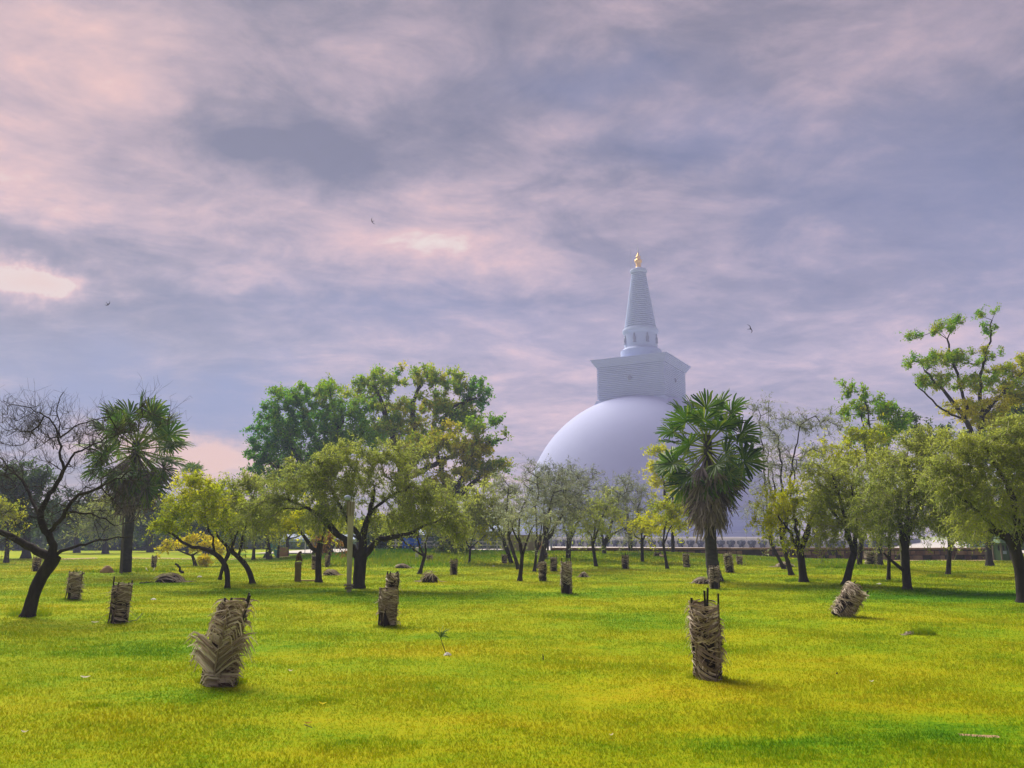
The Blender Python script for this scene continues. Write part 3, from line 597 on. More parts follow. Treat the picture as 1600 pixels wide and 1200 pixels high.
def tree(name, label, base, trunk, limbs, lobes, style, M_=None, depth=None, group=None, seed=None, dens=1.0, cat='tree', thick=.75, leafmul=1.0, **ov):
    """base px; trunk/limbs: lists of (px, py, width px[, depth offset m]); lobes: (px, py, rx, ry, tint, depth offset px)"""
    global TREES; TREES += 1
    rg = np.random.default_rng(seed if seed is not None else 100 + TREES); s = dict(STY[style]); s.update(ov)
    g = gpt(*base) if depth is None else at(base[0], 838, depth) * np.array([1, 1, 0]) + np.array([0, 0, float(hgt(at(base[0], 838, depth)[0], depth))])
    D = g[1]; sc = D / F
    W = lambda t: np.r_[at(t[0], t[1], D + (t[3] if len(t) > 3 else 0)), t[2] * sc / 2]
    root = thing(name, label, cat, g, group)
    tp = [W(t) for t in trunk]; tp[0][2] = g[2] - .06
    tp.insert(1, np.r_[tp[0][:3] + (tp[1][:3] - tp[0][:3]) * .12, tp[0][3]]); tp[0][3] *= 1.45
    step = 9 * sc
    P, R = polyline(tp, step)
    mb = MB(); mb.tubes(P, R, 12, wob=.14, rng=rg); part(mb, 'trunk', M[s['bark']], root, True)
    nodes = [P[-1]]; par = [-1]; rfix = [R[-1]]
    n0 = 0
    lm = []
    for li in limbs:
        lp = [W(t) for t in li]
        Q, r = polyline(lp, step); Q[1:-1] += rg.normal(0, 1.2 * sc, Q[1:-1].shape)
        mb = MB(); mb.tubes(Q, r, 9, wob=.12, rng=rg); part(mb, 'limb', M[s['bark']], root, True)
        prev = 0
        for q, rr in list(zip(Q, r))[max(1, len(Q) // 3):]: nodes.append(q); par.append(-1); rfix.append(rr)
    # clusters
    area = sum(math.pi * l[2] * l[3] for l in lobes)
    Mn = M_ or int(area / 150 * dens)
    wts = np.array([l[2] * l[3] for l in lobes]); wts = wts / wts.sum()
    ch = rg.choice(len(lobes), Mn, p=wts); pts = np.empty((Mn, 3)); tin = np.empty(Mn)
    dirs = nrm(rg.standard_normal((Mn, 3))); rr = rg.random(Mn) ** (1 / 2.0)
    for i, l in enumerate(lobes):
        m_ = ch == i; c = at(l[0], l[1], D + (l[5] * sc if len(l) > 5 else 0)); ax = np.array([l[2], thick * l[2], l[3]]) * sc
        pts[m_] = c + dirs[m_] * rr[m_, None] * ax
        tin[m_] = l[4] if len(l) > 4 else .5
    tin += rg.normal(0, .13, Mn) + {'feather': .16, 'broad': .1, 'grey': .1}.get(style, 0)
    zmin = g[2] + .25
    pts[:, 2] = np.maximum(pts[:, 2], zmin + .2 * rg.random(Mn))
    # greedy growth
    nodes = [np.array(n_) for n_ in nodes]; plen = [0.0] * len(nodes)
    allow = np.ones(Mn, bool); NA = np.array(nodes); 
    dm = np.linalg.norm(pts[:, None] - NA[None], axis=2); bi = dm.argmin(1); bc = dm.min(1)
    segA, segB = [], []; nn = list(nodes); pa = [-1] * len(nn)
    for _ in range(Mn):
        c = np.where(allow, bc, 1e9); i = int(c.argmin()); q = bi[i]; a_ = nn[q]; b_ = pts[i]; d = np.linalg.norm(b_ - a_); k = max(1, int(d / (14 * sc)))
        prev = q; new = []
        dv = b_ - a_
        for j in range(1, k + 1):
            t = j / k; p = a_ + dv * t + (rg.normal(0, 2.2 * sc, 3) + np.array([0, 0, 2.5 * sc * math.sin(math.pi * t)])) * (j < k)
            nn.append(p); pa.append(prev); plen.append(plen[prev] + d / k); prev = len(nn) - 1; new.append(prev)
        allow[i] = False
        for q2 in new:
            cc = np.linalg.norm(pts - nn[q2], axis=1) + .22 * plen[q2]
            m_ = cc < bc; bc[m_] = cc[m_]; bi[m_] = q2
    nn = np.array(nn); pa = np.array(pa); rad_ = np.zeros(len(nn)); r0 = s['r0'] * sc
    acc = np.zeros(len(nn))
    for i in range(len(nn) - 1, -1, -1):
        rad_[i] = max(r0, acc[i] ** (1 / 2.2)) if acc[i] > 0 else r0
        if pa[i] >= 0: acc[pa[i]] += rad_[i] ** 2.2
    n0 = len(nodes); e = np.where(pa >= 0)[0]; cap_ = np.full(len(nn), 1e9); cap_[:n0] = np.array(rfix[:n0])
    ra = np.minimum(np.minimum(rad_[pa[e]], rad_[e] * 1.35), cap_[pa[e]]); rb = rad_[e]
    ra = np.minimum(ra, trunk[-1][2] * sc * .36); rb = np.minimum(rb, trunk[-1][2] * sc * .34)
    big = rb > 1.1 * r0 * 1.6
    ex = nrm(nn[e] - nn[pa[e]]) * (ra * .3)[:, None]
    seg = np.stack([nn[pa[e]] - ex, nn[e] + ex], 1); rs = np.stack([ra, rb], 1)
    mb = MB()
    if big.any(): mb.tubes(seg[big], rs[big], 6)
    if (~big).any(): mb.tubes(seg[~big], rs[~big], 4, tint=.7)
    part(mb, 'branches', M[s['twig'] if style in ('feather', 'yellow') else s['bark']], root, True, kind='stuff')
    # twigs
    tw = s['tw']; n = Mn * tw; base_ = np.repeat(pts, tw, 0); cen = pts.mean(0)
    out = nrm(base_ - cen - np.array([0, 0, -20 * sc])); L_ = s['tl'] * sc * (.5 + .8 * rg.random(n))[:, None]
    dv = nrm(out * .7 + rg.standard_normal((n, 3)) * .8 + np.array([0, 0, s['up']]))
    t = np.array([0, .34, .68, 1.0]) ; tk = [0, 2, 3] if style != 'bare' else [0, 1, 2, 3]; drop = np.array([0, 0, -1.0])
    curl = rg.standard_normal((n, 3)) * .25
    TP = base_[:, None] + (dv[:, None] * t[None, :, None] + (drop * s['droop'] + curl)[:, None] * (t ** 2)[None, :, None]) * L_[:, None]
    TP[..., 2] = np.maximum(TP[..., 2], zmin - .1)
    mb = MB(); mb.tubes(TP[:, tk], (r0 * np.array([.8, .62, .45, .25]))[tk][None] * np.ones((n, 1)), 3, tint=rg.random(n))
    if style == 'bare':
        n2 = n * 3; b2 = np.repeat(TP[:, 1:], 1, 1).reshape(-1, 3); d2 = nrm(np.repeat(dv, 3, 0) + rg.standard_normal((n2, 3)) * .8 + np.array([0, 0, .3])); L2 = np.repeat(L_, 3, 0) * .55 * (.4 + rg.random((n2, 1)))
        TP2 = b2[:, None] + (d2[:, None] * t[None, :, None] + rg.standard_normal((n2, 1, 3)) * .2 * (t ** 2)[None, :, None]) * L2[:, None]
        mb.tubes(TP2, (r0 * np.array([.5, .42, .32, .2]))[None] * np.ones((n2, 1)), 3, tint=rg.random(n2))
    part(mb, 'twigs', M[s['twig']], root, False, kind='stuff')
    lpt = int(s['lpt'] * leafmul * .88)
    if lpt:
        N = n * lpt; ti = rg.random((n, lpt)) * .95 + .05
        x = ti[..., None] * 3; i0 = np.minimum(x.astype(int), 2)[..., 0]; fr = x[..., 0] - i0
        ar = np.arange(n)[:, None]; C = TP[ar, i0] * (1 - fr[..., None]) + TP[ar, i0 + 1] * fr[..., None]
        C = C.reshape(-1, 3) + rg.normal(0, s['spread'] * sc * .5, (N, 3))
        Dl = nrm(rg.standard_normal((N, 3)) + np.array([0, 0, -.35 * s['droop']])); Nm = nrm(rg.standard_normal((N, 3)) + np.array([0, 0, .8]))
        C[:, 2] = np.maximum(C[:, 2], zmin - .15)
        tnt = np.clip(np.repeat(np.repeat(tin, tw), lpt) + rg.normal(0, .13, N), 0, 1)
        mb = MB(); mb.leaves(C, Dl, Nm, s['ll'] * sc * (.5 + 1.3 * rg.random(N) ** 2), s['lw'] * sc * (.6 + .8 * rg.random(N)), tnt)
        part(mb, 'crown', M[s['leaf']], root, False, kind='stuff')
    return root

# --- bare tree at left
tree('bare_tree', 'leafless gnarled dark tree leaning right at the left edge', (43, 963), [(43, 963, 19.8), (52, 930, 17.5), (64, 900, 18.2), (82, 878, 20.5), (86, 868, 18.2)],
     [[(82, 874, 15.2), (60, 862, 12.9), (42, 852, 11.4), (22, 840, 9.9), (0, 832, 8.4), (-25, 822, 6.1)],
      [(84, 872, 13.7), (83, 850, 11.4), (77, 832, 10.6), (66, 822, 10.6), (61, 803, 9.1), (68, 784, 7.6), (84, 763, 6.8), (96, 742, 6.1), (102, 730, 5.3)],
      [(100, 733, 4.6, .0), (93, 712, 3.8), (90, 690, 3.4), (94, 682, 3.0), (84, 658, 2.3), (63, 642, 1.9), (30, 633, 1.4), (5, 626, 0.8)],
      [(94, 684, 2.7, .0), (110, 672, 2.3, -.2), (130, 661, 1.9, -.3), (150, 655, 1.2, -.4)],
      [(94, 684, 2.3, .0), (90, 655, 1.8, .2), (86, 632, 1.5, .3), (100, 612, 1.1, .4)],
      [(102, 731, 3.8), (116, 710, 3.4, .2), (132, 700, 2.7, .3), (160, 690, 1.8, .4), (195, 672, 1.1, .5), (225, 640, 0.8, .6)],
      [(78, 830, 6.8), (98, 812, 6.1, -.2), (110, 780, 5.3, -.3), (134, 768, 4.6, -.4), (172, 755, 2.7, -.5), (205, 735, 1.5, -.6)],
      [(86, 868, 6.1), (104, 858, 4.6), (130, 849, 3.8, .2), (165, 843, 2.7, .4), (205, 838, 1.5, .5)],
      [(62, 803, 6.1), (50, 785, 4.6, .3), (40, 760, 3.8, .4), (22, 735, 2.7, .5), (0, 715, 1.5, .5)],
      [(110, 800, 3.8, -.3), (135, 805, 3.0, -.4), (150, 800, 2.3, -.5), (180, 822, 1.5, -.5)]],
     [(70, 690, 80, 60), (150, 700, 80, 60), (20, 750, 60, 50), (110, 790, 80, 40), (30, 820, 55, 35), (180, 780, 70, 50), (215, 660, 55, 40), (40, 660, 50, 40)], 'bare', M_=340, seed=4)

# --- broad canopies far behind the centre
tree('rain_tree', 'huge dark green spreading tree, left half of the big clump behind the centre', (505, 866), [(505, 866, 26), (508, 800, 20), (500, 770, 16)],
     [[(502, 775, 12), (470, 720, 9), (440, 670, 6), (430, 640, 4)], [(502, 775, 12), (520, 700, 9), (535, 650, 6)], [(500, 778, 9), (450, 740, 7), (410, 715, 4)]],
     [(455, 630, 44, 26, .25), (500, 615, 46, 22, .42), (440, 665, 48, 28, .12), (425, 700, 38, 26, .05), (510, 655, 60, 32, .28), (560, 640, 36, 24, .35), (480, 700, 60, 34, .15), (540, 690, 50, 34, .3), (405, 722, 24, 14, .05), (450, 745, 60, 30, .15)],
     'broad', depth=66, dens=1.6, seed=21, thick=.8)
tree('rain_tree', 'tallest domed olive tree in the middle of the big clump behind the centre', (640, 866), [(640, 866, 34), (636, 790, 26), (625, 740, 20)],
     [[(628, 745, 14), (618, 690, 11), (600, 640, 8), (590, 610, 5)], [(628, 745, 14), (650, 680, 10), (640, 630, 7), (660, 600, 5)], [(630, 745, 12), (680, 680, 9), (715, 640, 6), (735, 620, 4)], [(630, 748, 10), (690, 720, 8), (740, 700, 5)], [(690, 670, 6), (700, 635, 5), (745, 622, 3)]],
     [(600, 598, 46, 19, .5), (650, 590, 52, 17, .62), (700, 598, 44, 20, .55), (740, 612, 26, 20, .2), (750, 630, 20, 16, .15), (570, 612, 30, 18, .5), (620, 640, 60, 28, .6), (690, 640, 50, 24, .62), (640, 680, 70, 30, .6), (590, 670, 40, 28, .45), (725, 655, 32, 18, .4)],
     'broad', depth=70, dens=1.45, seed=22, thick=.8)
tree('rain_tree', 'olive and yellow crowned tree at the right side of the big clump', (715, 866), [(715, 866, 26), (712, 810, 20), (705, 780, 15)],
     [[(706, 782, 11), (690, 740, 9), (680, 700, 6)], [(706, 782, 11), (730, 730, 8), (745, 690, 5)], [(706, 784, 9), (745, 750, 7), (775, 725, 4)], [(735, 720, 5), (760, 690, 4), (790, 685, 2)]],
     [(700, 690, 52, 24, .82), (665, 700, 40, 24, .75), (740, 705, 34, 20, .85), (755, 735, 38, 18, .55), (710, 740, 60, 30, .8), (775, 665, 20, 12, .3), (792, 686, 14, 9, .3), (765, 690, 18, 10, .3), (785, 730, 16, 12, .5), (745, 665, 22, 14, .45), (690, 775, 60, 24, .6)],
     'broad', depth=63, dens=1.5, seed=23, thick=.8)

# --- distant tree belt and mid distance trees (px lobes)
def simple(name, label, bx, by, w_, fork, lobes, style, top=None, lean=0, n=3, seed=None, **kw):
    """trunk from the base to a fork, then limbs fanned towards the lobes"""
    fx, fy = fork; rgs = random.Random(seed or int(bx * 7 + by))
    tr = [(bx, by, w_), ((bx + fx) / 2 + lean, (by + fy) / 2, w_ * .85), (fx, fy, w_ * .8)]
    limbs = []
    ls = sorted(lobes, key=lambda l: -l[2] * l[3])[:max(n, 2)]
    for l in ls:
        mx_, my_ = (fx + l[0]) / 2 + rgs.uniform(-6, 6), (fy * .45 + l[1] * .55) + rgs.uniform(-4, 4)
        limbs.append([(fx, fy + 2, w_ * .6), (mx_, my_, w_ * .42, rgs.uniform(-.4, .4)), (l[0], l[1], w_ * .18, rgs.uniform(-.5, .5))])
    return tree(name, label, (bx, by), tr, limbs, lobes, style, **kw)
BELT = [
 ('dark rounded tree at the left edge behind the bare tree', 42, 858, 12, (42, 800), [(30, 745, 50, 22, .5), (55, 760, 35, 22, .4), (10, 765, 40, 30, .3), (40, 785, 45, 20, .2), (30, 815, 50, 20, .3)], 'dark', 62, 1.3),
 ('low bright green tree at the extreme left edge', 12, 858, 7, (12, 835), [(5, 805, 22, 30, .7), (15, 830, 18, 14, .6)], 'yellow', 52, 1.3),
 ('bushy green tree behind the right side of the bare tree', 120, 860, 8, (120, 825), [(110, 790, 40, 22, .4), (135, 805, 40, 24, .5), (90, 815, 30, 24, .3)], 'dark', 85, 1.2),
 ('mid green tree in the far belt left of the left palm trunk', 165, 858, 8, (166, 825), [(160, 800, 36, 22, .6), (175, 815, 38, 20, .45), (150, 825, 34, 16, .4)], 'feather', 80, 1.3),
 ('far belt tree just right of the left palm trunk', 235, 857, 8, (236, 820), [(235, 795, 36, 24, .5), (255, 815, 34, 20, .5), (220, 820, 32, 18, .3)], 'dark', 88, 1.2),
 ('far dark tree behind the yellow blossoms', 322, 862, 8, (322, 825), [(320, 800, 42, 24, .4), (345, 815, 36, 20, .4), (300, 820, 34, 16, .3)], 'dark', 78, 1.3),
 ('far tree left of the teal tent with two thin dark stems', 396, 870, 5, (398, 835), [(385, 805, 38, 24, .4), (405, 820, 34, 16, .4)], 'dark', 56, 1.3),
 ('dark trunked tree standing in front of the teal tent', 421, 874, 8, (417, 835), [(425, 800, 40, 26, .4), (440, 818, 34, 16, .5), (400, 815, 26, 16, .4)], 'feather', None, 1.2),
 ('slim tree just right of the teal tent', 434, 872, 4, (436, 845), [(440, 820, 26, 16, .6), (455, 808, 26, 16, .6)], 'yellow', None, 1.2),
 ('yellow green tree with a stem behind the tan board', 449, 862, 5, (449, 840), [(470, 815, 32, 18, .7), (445, 815, 26, 16, .6), (490, 830, 26, 12, .7)], 'yellow', 66, 1.2),
 ('far bushy tree behind the lamp post', 560, 862, 7, (560, 840), [(540, 825, 40, 16, .6), (580, 822, 36, 16, .5), (610, 828, 30, 14, .4)], 'yellow', 74, 1.1),
 ('dark bushy tree on the bank behind the big acacia trunk', 612, 866, 8, (612, 848), [(600, 836, 28, 18, .2), (625, 838, 26, 18, .3), (612, 852, 26, 12, .1)], 'dark', 60, 1.4),
 ('green tree on the bank near the blue chairs', 690, 868, 6, (690, 845), [(680, 822, 34, 18, .6), (712, 826, 30, 16, .6), (700, 845, 22, 16, .2)], 'yellow', 54, 1.1),
 ('dark bush tree on the bank above a shaggy stump', 706, 868, 5, (706, 850), [(706, 836, 16, 22, .3), (702, 852, 18, 14, .2)], 'dark', 55, 1.4),
]
for (lab, bx, by, w_, fk, lb, sty, dep, dn) in BELT: simple('background_tree', lab, bx, by, w_, fk, lb, sty, depth=dep, dens=dn, group='background trees')

# closed belt of distant woodland along the left horizon
def far_wood(label, x0, x1, Y, top, seed, tint, n=26000):
    rg = np.random.default_rng(seed); sc = Y / F; a, b = at(x0, 838, Y)[0], at(x1, 838, Y)[0]
    k = 170; cx = rg.uniform(a, b, k); cy = Y + rg.uniform(-5, 8, k); ht = np.abs(at(800, top, Y)[2]) * (.55 + .5 * rg.random(k)); rr = 1.4 + 2.2 * rg.random(k); cz = ht * rg.random(k) ** .6
    i = rg.integers(0, k, n); d = nrm(rg.standard_normal((n, 3))) * (rg.random((n, 1)) ** .4); C = np.stack([cx[i], cy[i], cz[i]], -1) + d * rr[i][:, None] * np.array([1, 1, .75]); C[:, 2] = np.maximum(C[:, 2], .05 + rg.random(n) * .3)
    m_ = MB(); m_.leaves(C, nrm(rg.standard_normal((n, 3))), nrm(rg.standard_normal((n, 3)) + [0, 0, .6]), .5 + .5 * rg.random(n), .3 + .25 * rg.random(n), np.clip(tint + rg.normal(0, .12, n) + (rg.random(k) - .5)[i] * .6, 0, 1))
    o = part(m_, 'woodland', M['lf_dark'], None, kind='stuff'); tag(o, label, 'woodland')
far_wood('distant dark green woodland closing the horizon at left', -160, 330, 104, 800, 61, .45)
far_wood('distant woodland belt behind the centre of the lawn', 330, 800, 112, 822, 62, .5)
far_wood('distant woodland behind the right side trees', 1545, 1760, 100, 800, 63, .4, 12000)
MID = [
 # (label, bx, by, w, fork, lobes, style, dens)
 ('olive tree with a lone thin stem right of the shaggy stump', 733, 885, 4, (735, 855), [(745, 815, 34, 24, .6), (720, 828, 28, 18, .6), (760, 835, 26, 16, .7)], 'yellow', .8),
 ('slanting thin tree whose trunk leans left beside the grey post', 655, 897, 6, (664, 868), [(640, 815, 36, 20, .5), (675, 820, 34, 20, .5), (620, 830, 24, 14, .5)], 'feather', .7),
 ('olive yellow tree right of the big clump over the flag', 801, 884, 7, (785, 838), [(755, 780, 46, 24, .55), (770, 805, 46, 26, .55), (740, 800, 40, 26, .5), (790, 830, 34, 16, .5)], 'feather', 1.0),
 ('crooked Y shaped tree standing forward in the middle gap', 812, 908, 7, (816, 868), [(800, 820, 34, 22, .5), (835, 820, 30, 20, .45), (815, 795, 36, 20, .35)], 'grey', .75),
 ('leaning tree just behind the Y shaped one', 811, 890, 6, (794, 838), [(800, 790, 34, 26, .35), (830, 765, 34, 26, .25), (795, 760, 26, 22, .3)], 'grey', .9),
 ('twin stemmed thin tree left of the stacked stumps', 835, 893, 5, (838, 865), [(850, 800, 36, 26, .4), (865, 770, 36, 28, .25), (840, 745, 34, 24, .2)], 'grey', 1.0),
 ('tree with a thick trunk leaning right behind the stacked stumps', 843, 888, 10, (853, 842), [(870, 760, 50, 30, .2), (895, 775, 44, 30, .2), (850, 785, 40, 26, .35), (880, 805, 44, 24, .35), (865, 738, 34, 14, .1)], 'grey', 1.1),
 ('grey tree forking low behind the tall narrow guard', 887, 882, 9, (889, 845), [(900, 780, 44, 34, .2), (880, 815, 40, 22, .3), (915, 800, 34, 26, .3), (905, 750, 34, 20, .1)], 'grey', 1.1),
 ('thin curved tree just right of centre with brownish crown', 932, 888, 6, (926, 850), [(930, 810, 34, 24, .5), (950, 790, 30, 24, .45), (920, 830, 30, 14, .5)], 'feather', .9),
 ('clump stemmed tree right of the thin curved tree', 943, 879, 8, (944, 850), [(960, 800, 36, 26, .5), (975, 825, 32, 16, .55), (940, 795, 30, 24, .4), (965, 770, 30, 20, .2)], 'grey', 1.0),
 ('tall pale grey tree in front of the dome, left of the right palm', 985, 868, 8, (985, 835), [(975, 770, 38, 24, .2), (1000, 785, 34, 26, .25), (960, 790, 28, 22, .3), (990, 812, 40, 18, .4)], 'grey', 1.2),
 ('straight single stemmed yellow green tree between two guards', 1004, 884, 6, (1003, 845), [(1005, 826, 36, 14, .8), (1025, 815, 34, 18, .7), (990, 832, 22, 10, .7)], 'yellow', 1.0),
 ('thin wavy tree beside the right palm with bright crown', 1043, 889, 5, (1036, 848), [(1040, 822, 34, 18, .8), (1060, 810, 30, 22, .6), (1045, 790, 30, 22, .5)], 'yellow', .9),
 ('bright green tall tree half hidden by the left side of the right palm', 1052, 876, 6, (1050, 800), [(1030, 715, 18, 14, .7), (1035, 745, 26, 20, .85), (1050, 770, 34, 20, .8), (1022, 735, 14, 12, .8), (1065, 790, 26, 24, .5)], 'yellow', 1.1),
 ('grey wispy tall tree right of the right palm', 1237, 899, 8, (1222, 845), [(1215, 680, 38, 34, .2), (1250, 665, 44, 32, .2), (1285, 660, 30, 26, .2), (1205, 730, 36, 40, .25), (1245, 720, 50, 40, .25), (1210, 780, 36, 30, .4)], 'grey', .62),
 ('wispy grey tree leaning left, immediately right of the right palm', 1226, 889, 6, (1205, 850), [(1190, 780, 28, 34, .3), (1200, 700, 30, 40, .2), (1185, 640, 26, 18, .2), (1200, 820, 36, 16, .6)], 'grey', .6),
 ('short thick straight trunk with bright low crown right of the right palm', 1256, 909, 13, (1250, 860), [(1215, 805, 44, 24, .75), (1240, 780, 50, 26, .7), (1270, 810, 44, 26, .6), (1195, 825, 28, 14, .8), (1235, 840, 40, 12, .6), (1290, 780, 36, 26, .5)], 'yellow', 1.05),
 ('tree with leaning forked trunk above the tilted bundle', 1320, 915, 12, (1335, 862), [(1290, 790, 46, 30, .5), (1330, 760, 56, 36, .55), (1320, 815, 50, 24, .5), (1290, 830, 36, 14, .6), (1360, 800, 44, 26, .4), (1300, 740, 40, 30, .6)], 'feather', 1.15),
 ('tree on the grassy mound behind the forked one', 1342, 893, 9, (1345, 850), [(1340, 720, 46, 32, .6), (1300, 710, 40, 26, .65), (1350, 680, 40, 22, .6), (1380, 730, 40, 34, .5), (1345, 790, 50, 34, .4)], 'yellow', .95),
 ('tall broad leafed tree with a small top knob above the right crowns', 1375, 885, 9, (1370, 800), [(1330, 605, 18, 9, .55), (1350, 622, 28, 13, .5), (1375, 640, 26, 14, .35), (1345, 648, 40, 18, .45), (1395, 665, 34, 20, .35), (1360, 685, 44, 20, .4)], 'broad', 1.2),
 ('thin wobbly trunk between the forked tree and the thick one', 1388, 909, 6, (1390, 850), [(1385, 800, 34, 26, .5), (1400, 770, 36, 26, .5), (1375, 830, 30, 14, .5)], 'feather', 1.0),
 ('pale feathery tree with a dark straight trunk and broken low limb', 1418, 923, 14, (1414, 860), [(1400, 760, 56, 36, .45), (1450, 770, 56, 34, .4), (1380, 800, 50, 30, .35), (1430, 810, 60, 28, .4), (1480, 800, 50, 30, .45), (1420, 720, 60, 28, .55), (1470, 730, 56, 30, .6), (1450, 695, 56, 26, .6)], 'feather', 1.15),
 ('small straight tree right of the thick trunk, under yellow green leaves', 1481, 901, 8, (1484, 855), [(1500, 830, 40, 18, .75), (1470, 815, 40, 20, .65), (1520, 815, 36, 20, .7)], 'yellow', 1.1),
 ('thin leaning tree in front of the green booth', 1552, 884, 4, (1545, 862), [(1540, 830, 32, 18, .6), (1560, 815, 30, 18, .6)], 'dark', 1.0),
]
for (lab, bx, by, w_, fk, lb, sty, dn) in MID:
    simple('park_tree', lab, bx, by, w_, fk, lb, sty, dens=dn, n=4, group='trees scattered over the lawn')
# broken low limb beside the thick trunk
# tall tree at right behind
tree('tall_tree', 'tall open crowned tree rising above all others at right', (1545, 872), [(1545, 872, 9), (1540, 780, 9), (1525, 690, 11)],
     [[(1527, 700, 9), (1505, 650, 7), (1475, 610, 5), (1445, 580, 3)], [(1527, 700, 8), (1535, 640, 7), (1530, 590, 5), (1545, 540, 3), (1550, 500, 2)], [(1530, 660, 7), (1560, 620, 5), (1590, 590, 3)], [(1512, 640, 5), (1490, 570, 4), (1480, 530, 2.5)], [(1505, 655, 4), (1470, 640, 3), (1430, 600, 2)]],
     [(1430, 527, 18, 8, .35), (1470, 515, 26, 10, .45), (1500, 505, 16, 8, .4), (1545, 490, 20, 10, .35), (1540, 520, 26, 10, .4), (1440, 570, 30, 11, .35), (1490, 560, 36, 14, .5), (1530, 560, 40, 14, .5), (1480, 595, 44, 14, .55), (1540, 600, 50, 20, .65), (1590, 575, 34, 18, .7), (1450, 600, 20, 12, .4), (1585, 620, 36, 24, .75), (1520, 640, 50, 20, .95), (1560, 655, 40, 20, .9)],
     'broad', depth=47, dens=2.0, seed=31, thick=.9, ll=3.4, lw=1.9, tl=11, lpt=26)
tree('edge_tree', 'big feathery tree at the right edge with a heavy black limb reaching left', (1597, 941), [(1598, 941, 17), (1596, 900, 16), (1588, 858, 17), (1580, 843, 17)],
     [[(1588, 852, 15), (1575, 838, 14), (1560, 833, 10), (1545, 828, 5)], [(1588, 852, 14), (1590, 800, 11), (1570, 750, 7), (1540, 700, 4)], [(1588, 850, 12), (1625, 790, 10), (1640, 730, 6)], [(1562, 834, 6), (1530, 800, 5), (1490, 770, 3)]],
     [(1560, 700, 60, 34, .6), (1520, 720, 56, 34, .55), (1590, 740, 60, 40, .55), (1520, 770, 60, 34, .45), (1570, 795, 60, 30, .55), (1500, 690, 40, 24, .7), (1630, 690, 60, 50, .5), (1640, 790, 60, 40, .5), (1530, 815, 44, 20, .75), (1590, 670, 40, 24, .5), (1480, 750, 44, 34, .5)],
     'feather', seed=33, dens=1.1, leafmul=1.1)
tree('backdrop_tree', 'dark leafy tree behind the right edge crowns', (1590, 874), [(1590, 874, 10), (1590, 800, 9), (1588, 760, 8)], [[(1588, 764, 6), (1570, 720, 4)], [(1588, 764, 6), (1610, 700, 4)]],
     [(1590, 650, 40, 26, .5), (1550, 700, 50, 40, .4), (1600, 740, 60, 50, .3), (1500, 770, 60, 40, .3), (1560, 800, 60, 36, .2), (1450, 690, 40, 24, .5), (1420, 660, 30, 16, .45)], 'dark', depth=56, dens=1.4, seed=35)

# --- big central acacia
tree('acacia_tree', 'wide umbrella crowned acacia with black forking trunk beside the lamp post', (560, 919), [(560, 919, 18), (562, 885, 18), (565, 862, 20)],
     [[(562, 870, 14), (545, 850, 10), (528, 832, 9), (510, 820, 8), (490, 800, 5), (450, 780, 3)], [(565, 866, 15), (566, 840, 12), (570, 815, 9), (580, 795, 7), (585, 765, 5)],
      [(568, 868, 12), (580, 852, 10), (596, 840, 9), (615, 837, 8), (630, 840, 6), (660, 825, 4), (690, 810, 2)], [(566, 845, 9), (550, 828, 7), (540, 805, 5), (520, 770, 3)], [(575, 805, 6), (600, 780, 4), (640, 760, 3)], [(528, 833, 6), (505, 808, 5), (475, 790, 3), (440, 795, 2)]],
     [(560, 712, 60, 24, .5), (500, 740, 66, 32, .42), (610, 735, 66, 34, .42), (450, 768, 54, 34, .4), (560, 765, 80, 36, .36), (660, 775, 60, 34, .4), (420, 795, 36, 26, .45), (500, 800, 54, 26, .36), (620, 808, 54, 24, .42), (690, 805, 36, 26, .45), (520, 715, 40, 18, .5), (640, 715, 40, 20, .5), (710, 825, 26, 18, .5)],
     'feather', seed=41, dens=1.05, leafmul=1.0, thick=.7)
tree('acacia_tree', 'small black trunked tree with a stub top, left of the lamp post', (498, 910), [(498, 911, 10), (497, 880, 9), (498, 858, 9), (501, 845, 9)],
     [[(497, 862, 7), (485, 850, 6), (472, 835, 5), (462, 820, 3)], [(501, 848, 4), (508, 825, 3), (520, 810, 2)]],
     [(455, 812, 34, 20, .75), (480, 800, 34, 20, .65), (440, 825, 26, 14, .8), (500, 815, 30, 16, .6), (470, 832, 30, 10, .8)], 'yellow', seed=42, dens=.9)
# --- arching trunks
tree('arching_tree', 'front arching trunk bending left below the green crown, above the lawn edge', (355, 920), [(355, 921, 8), (357, 898, 8), (352, 878, 8), (338, 864, 7), (318, 857, 6)],
     [[(320, 858, 6), (300, 855, 5), (280, 845, 4), (255, 825, 3)], [(335, 862, 4), (330, 840, 3), (320, 800, 2)], [(352, 877, 4), (362, 860, 3), (372, 830, 2)]],
     [(300, 795, 50, 26, .55), (340, 770, 50, 24, .55), (270, 815, 34, 24, .5), (330, 810, 50, 22, .5), (300, 760, 34, 16, .7)], 'yellow', seed=51, dens=.9, leafmul=1.1)
tree('arching_tree', 'rightmost arching trunk with grey bark curving up to the left', (395, 913), [(395, 914, 9), (393, 898, 8), (384, 880, 8), (370, 868, 7), (360, 860, 6)],
     [[(362, 861, 5), (345, 845, 4), (330, 820, 3)], [(372, 869, 5), (380, 835, 3), (390, 800, 2)], [(365, 863, 4), (360, 830, 3), (350, 790, 2)]],
     [(380, 780, 46, 28, .5), (350, 795, 44, 26, .5), (400, 805, 36, 26, .45), (370, 825, 44, 16, .45), (390, 755, 34, 14, .55), (425, 785, 30, 22, .4)], 'feather', seed=52, dens=1.0)
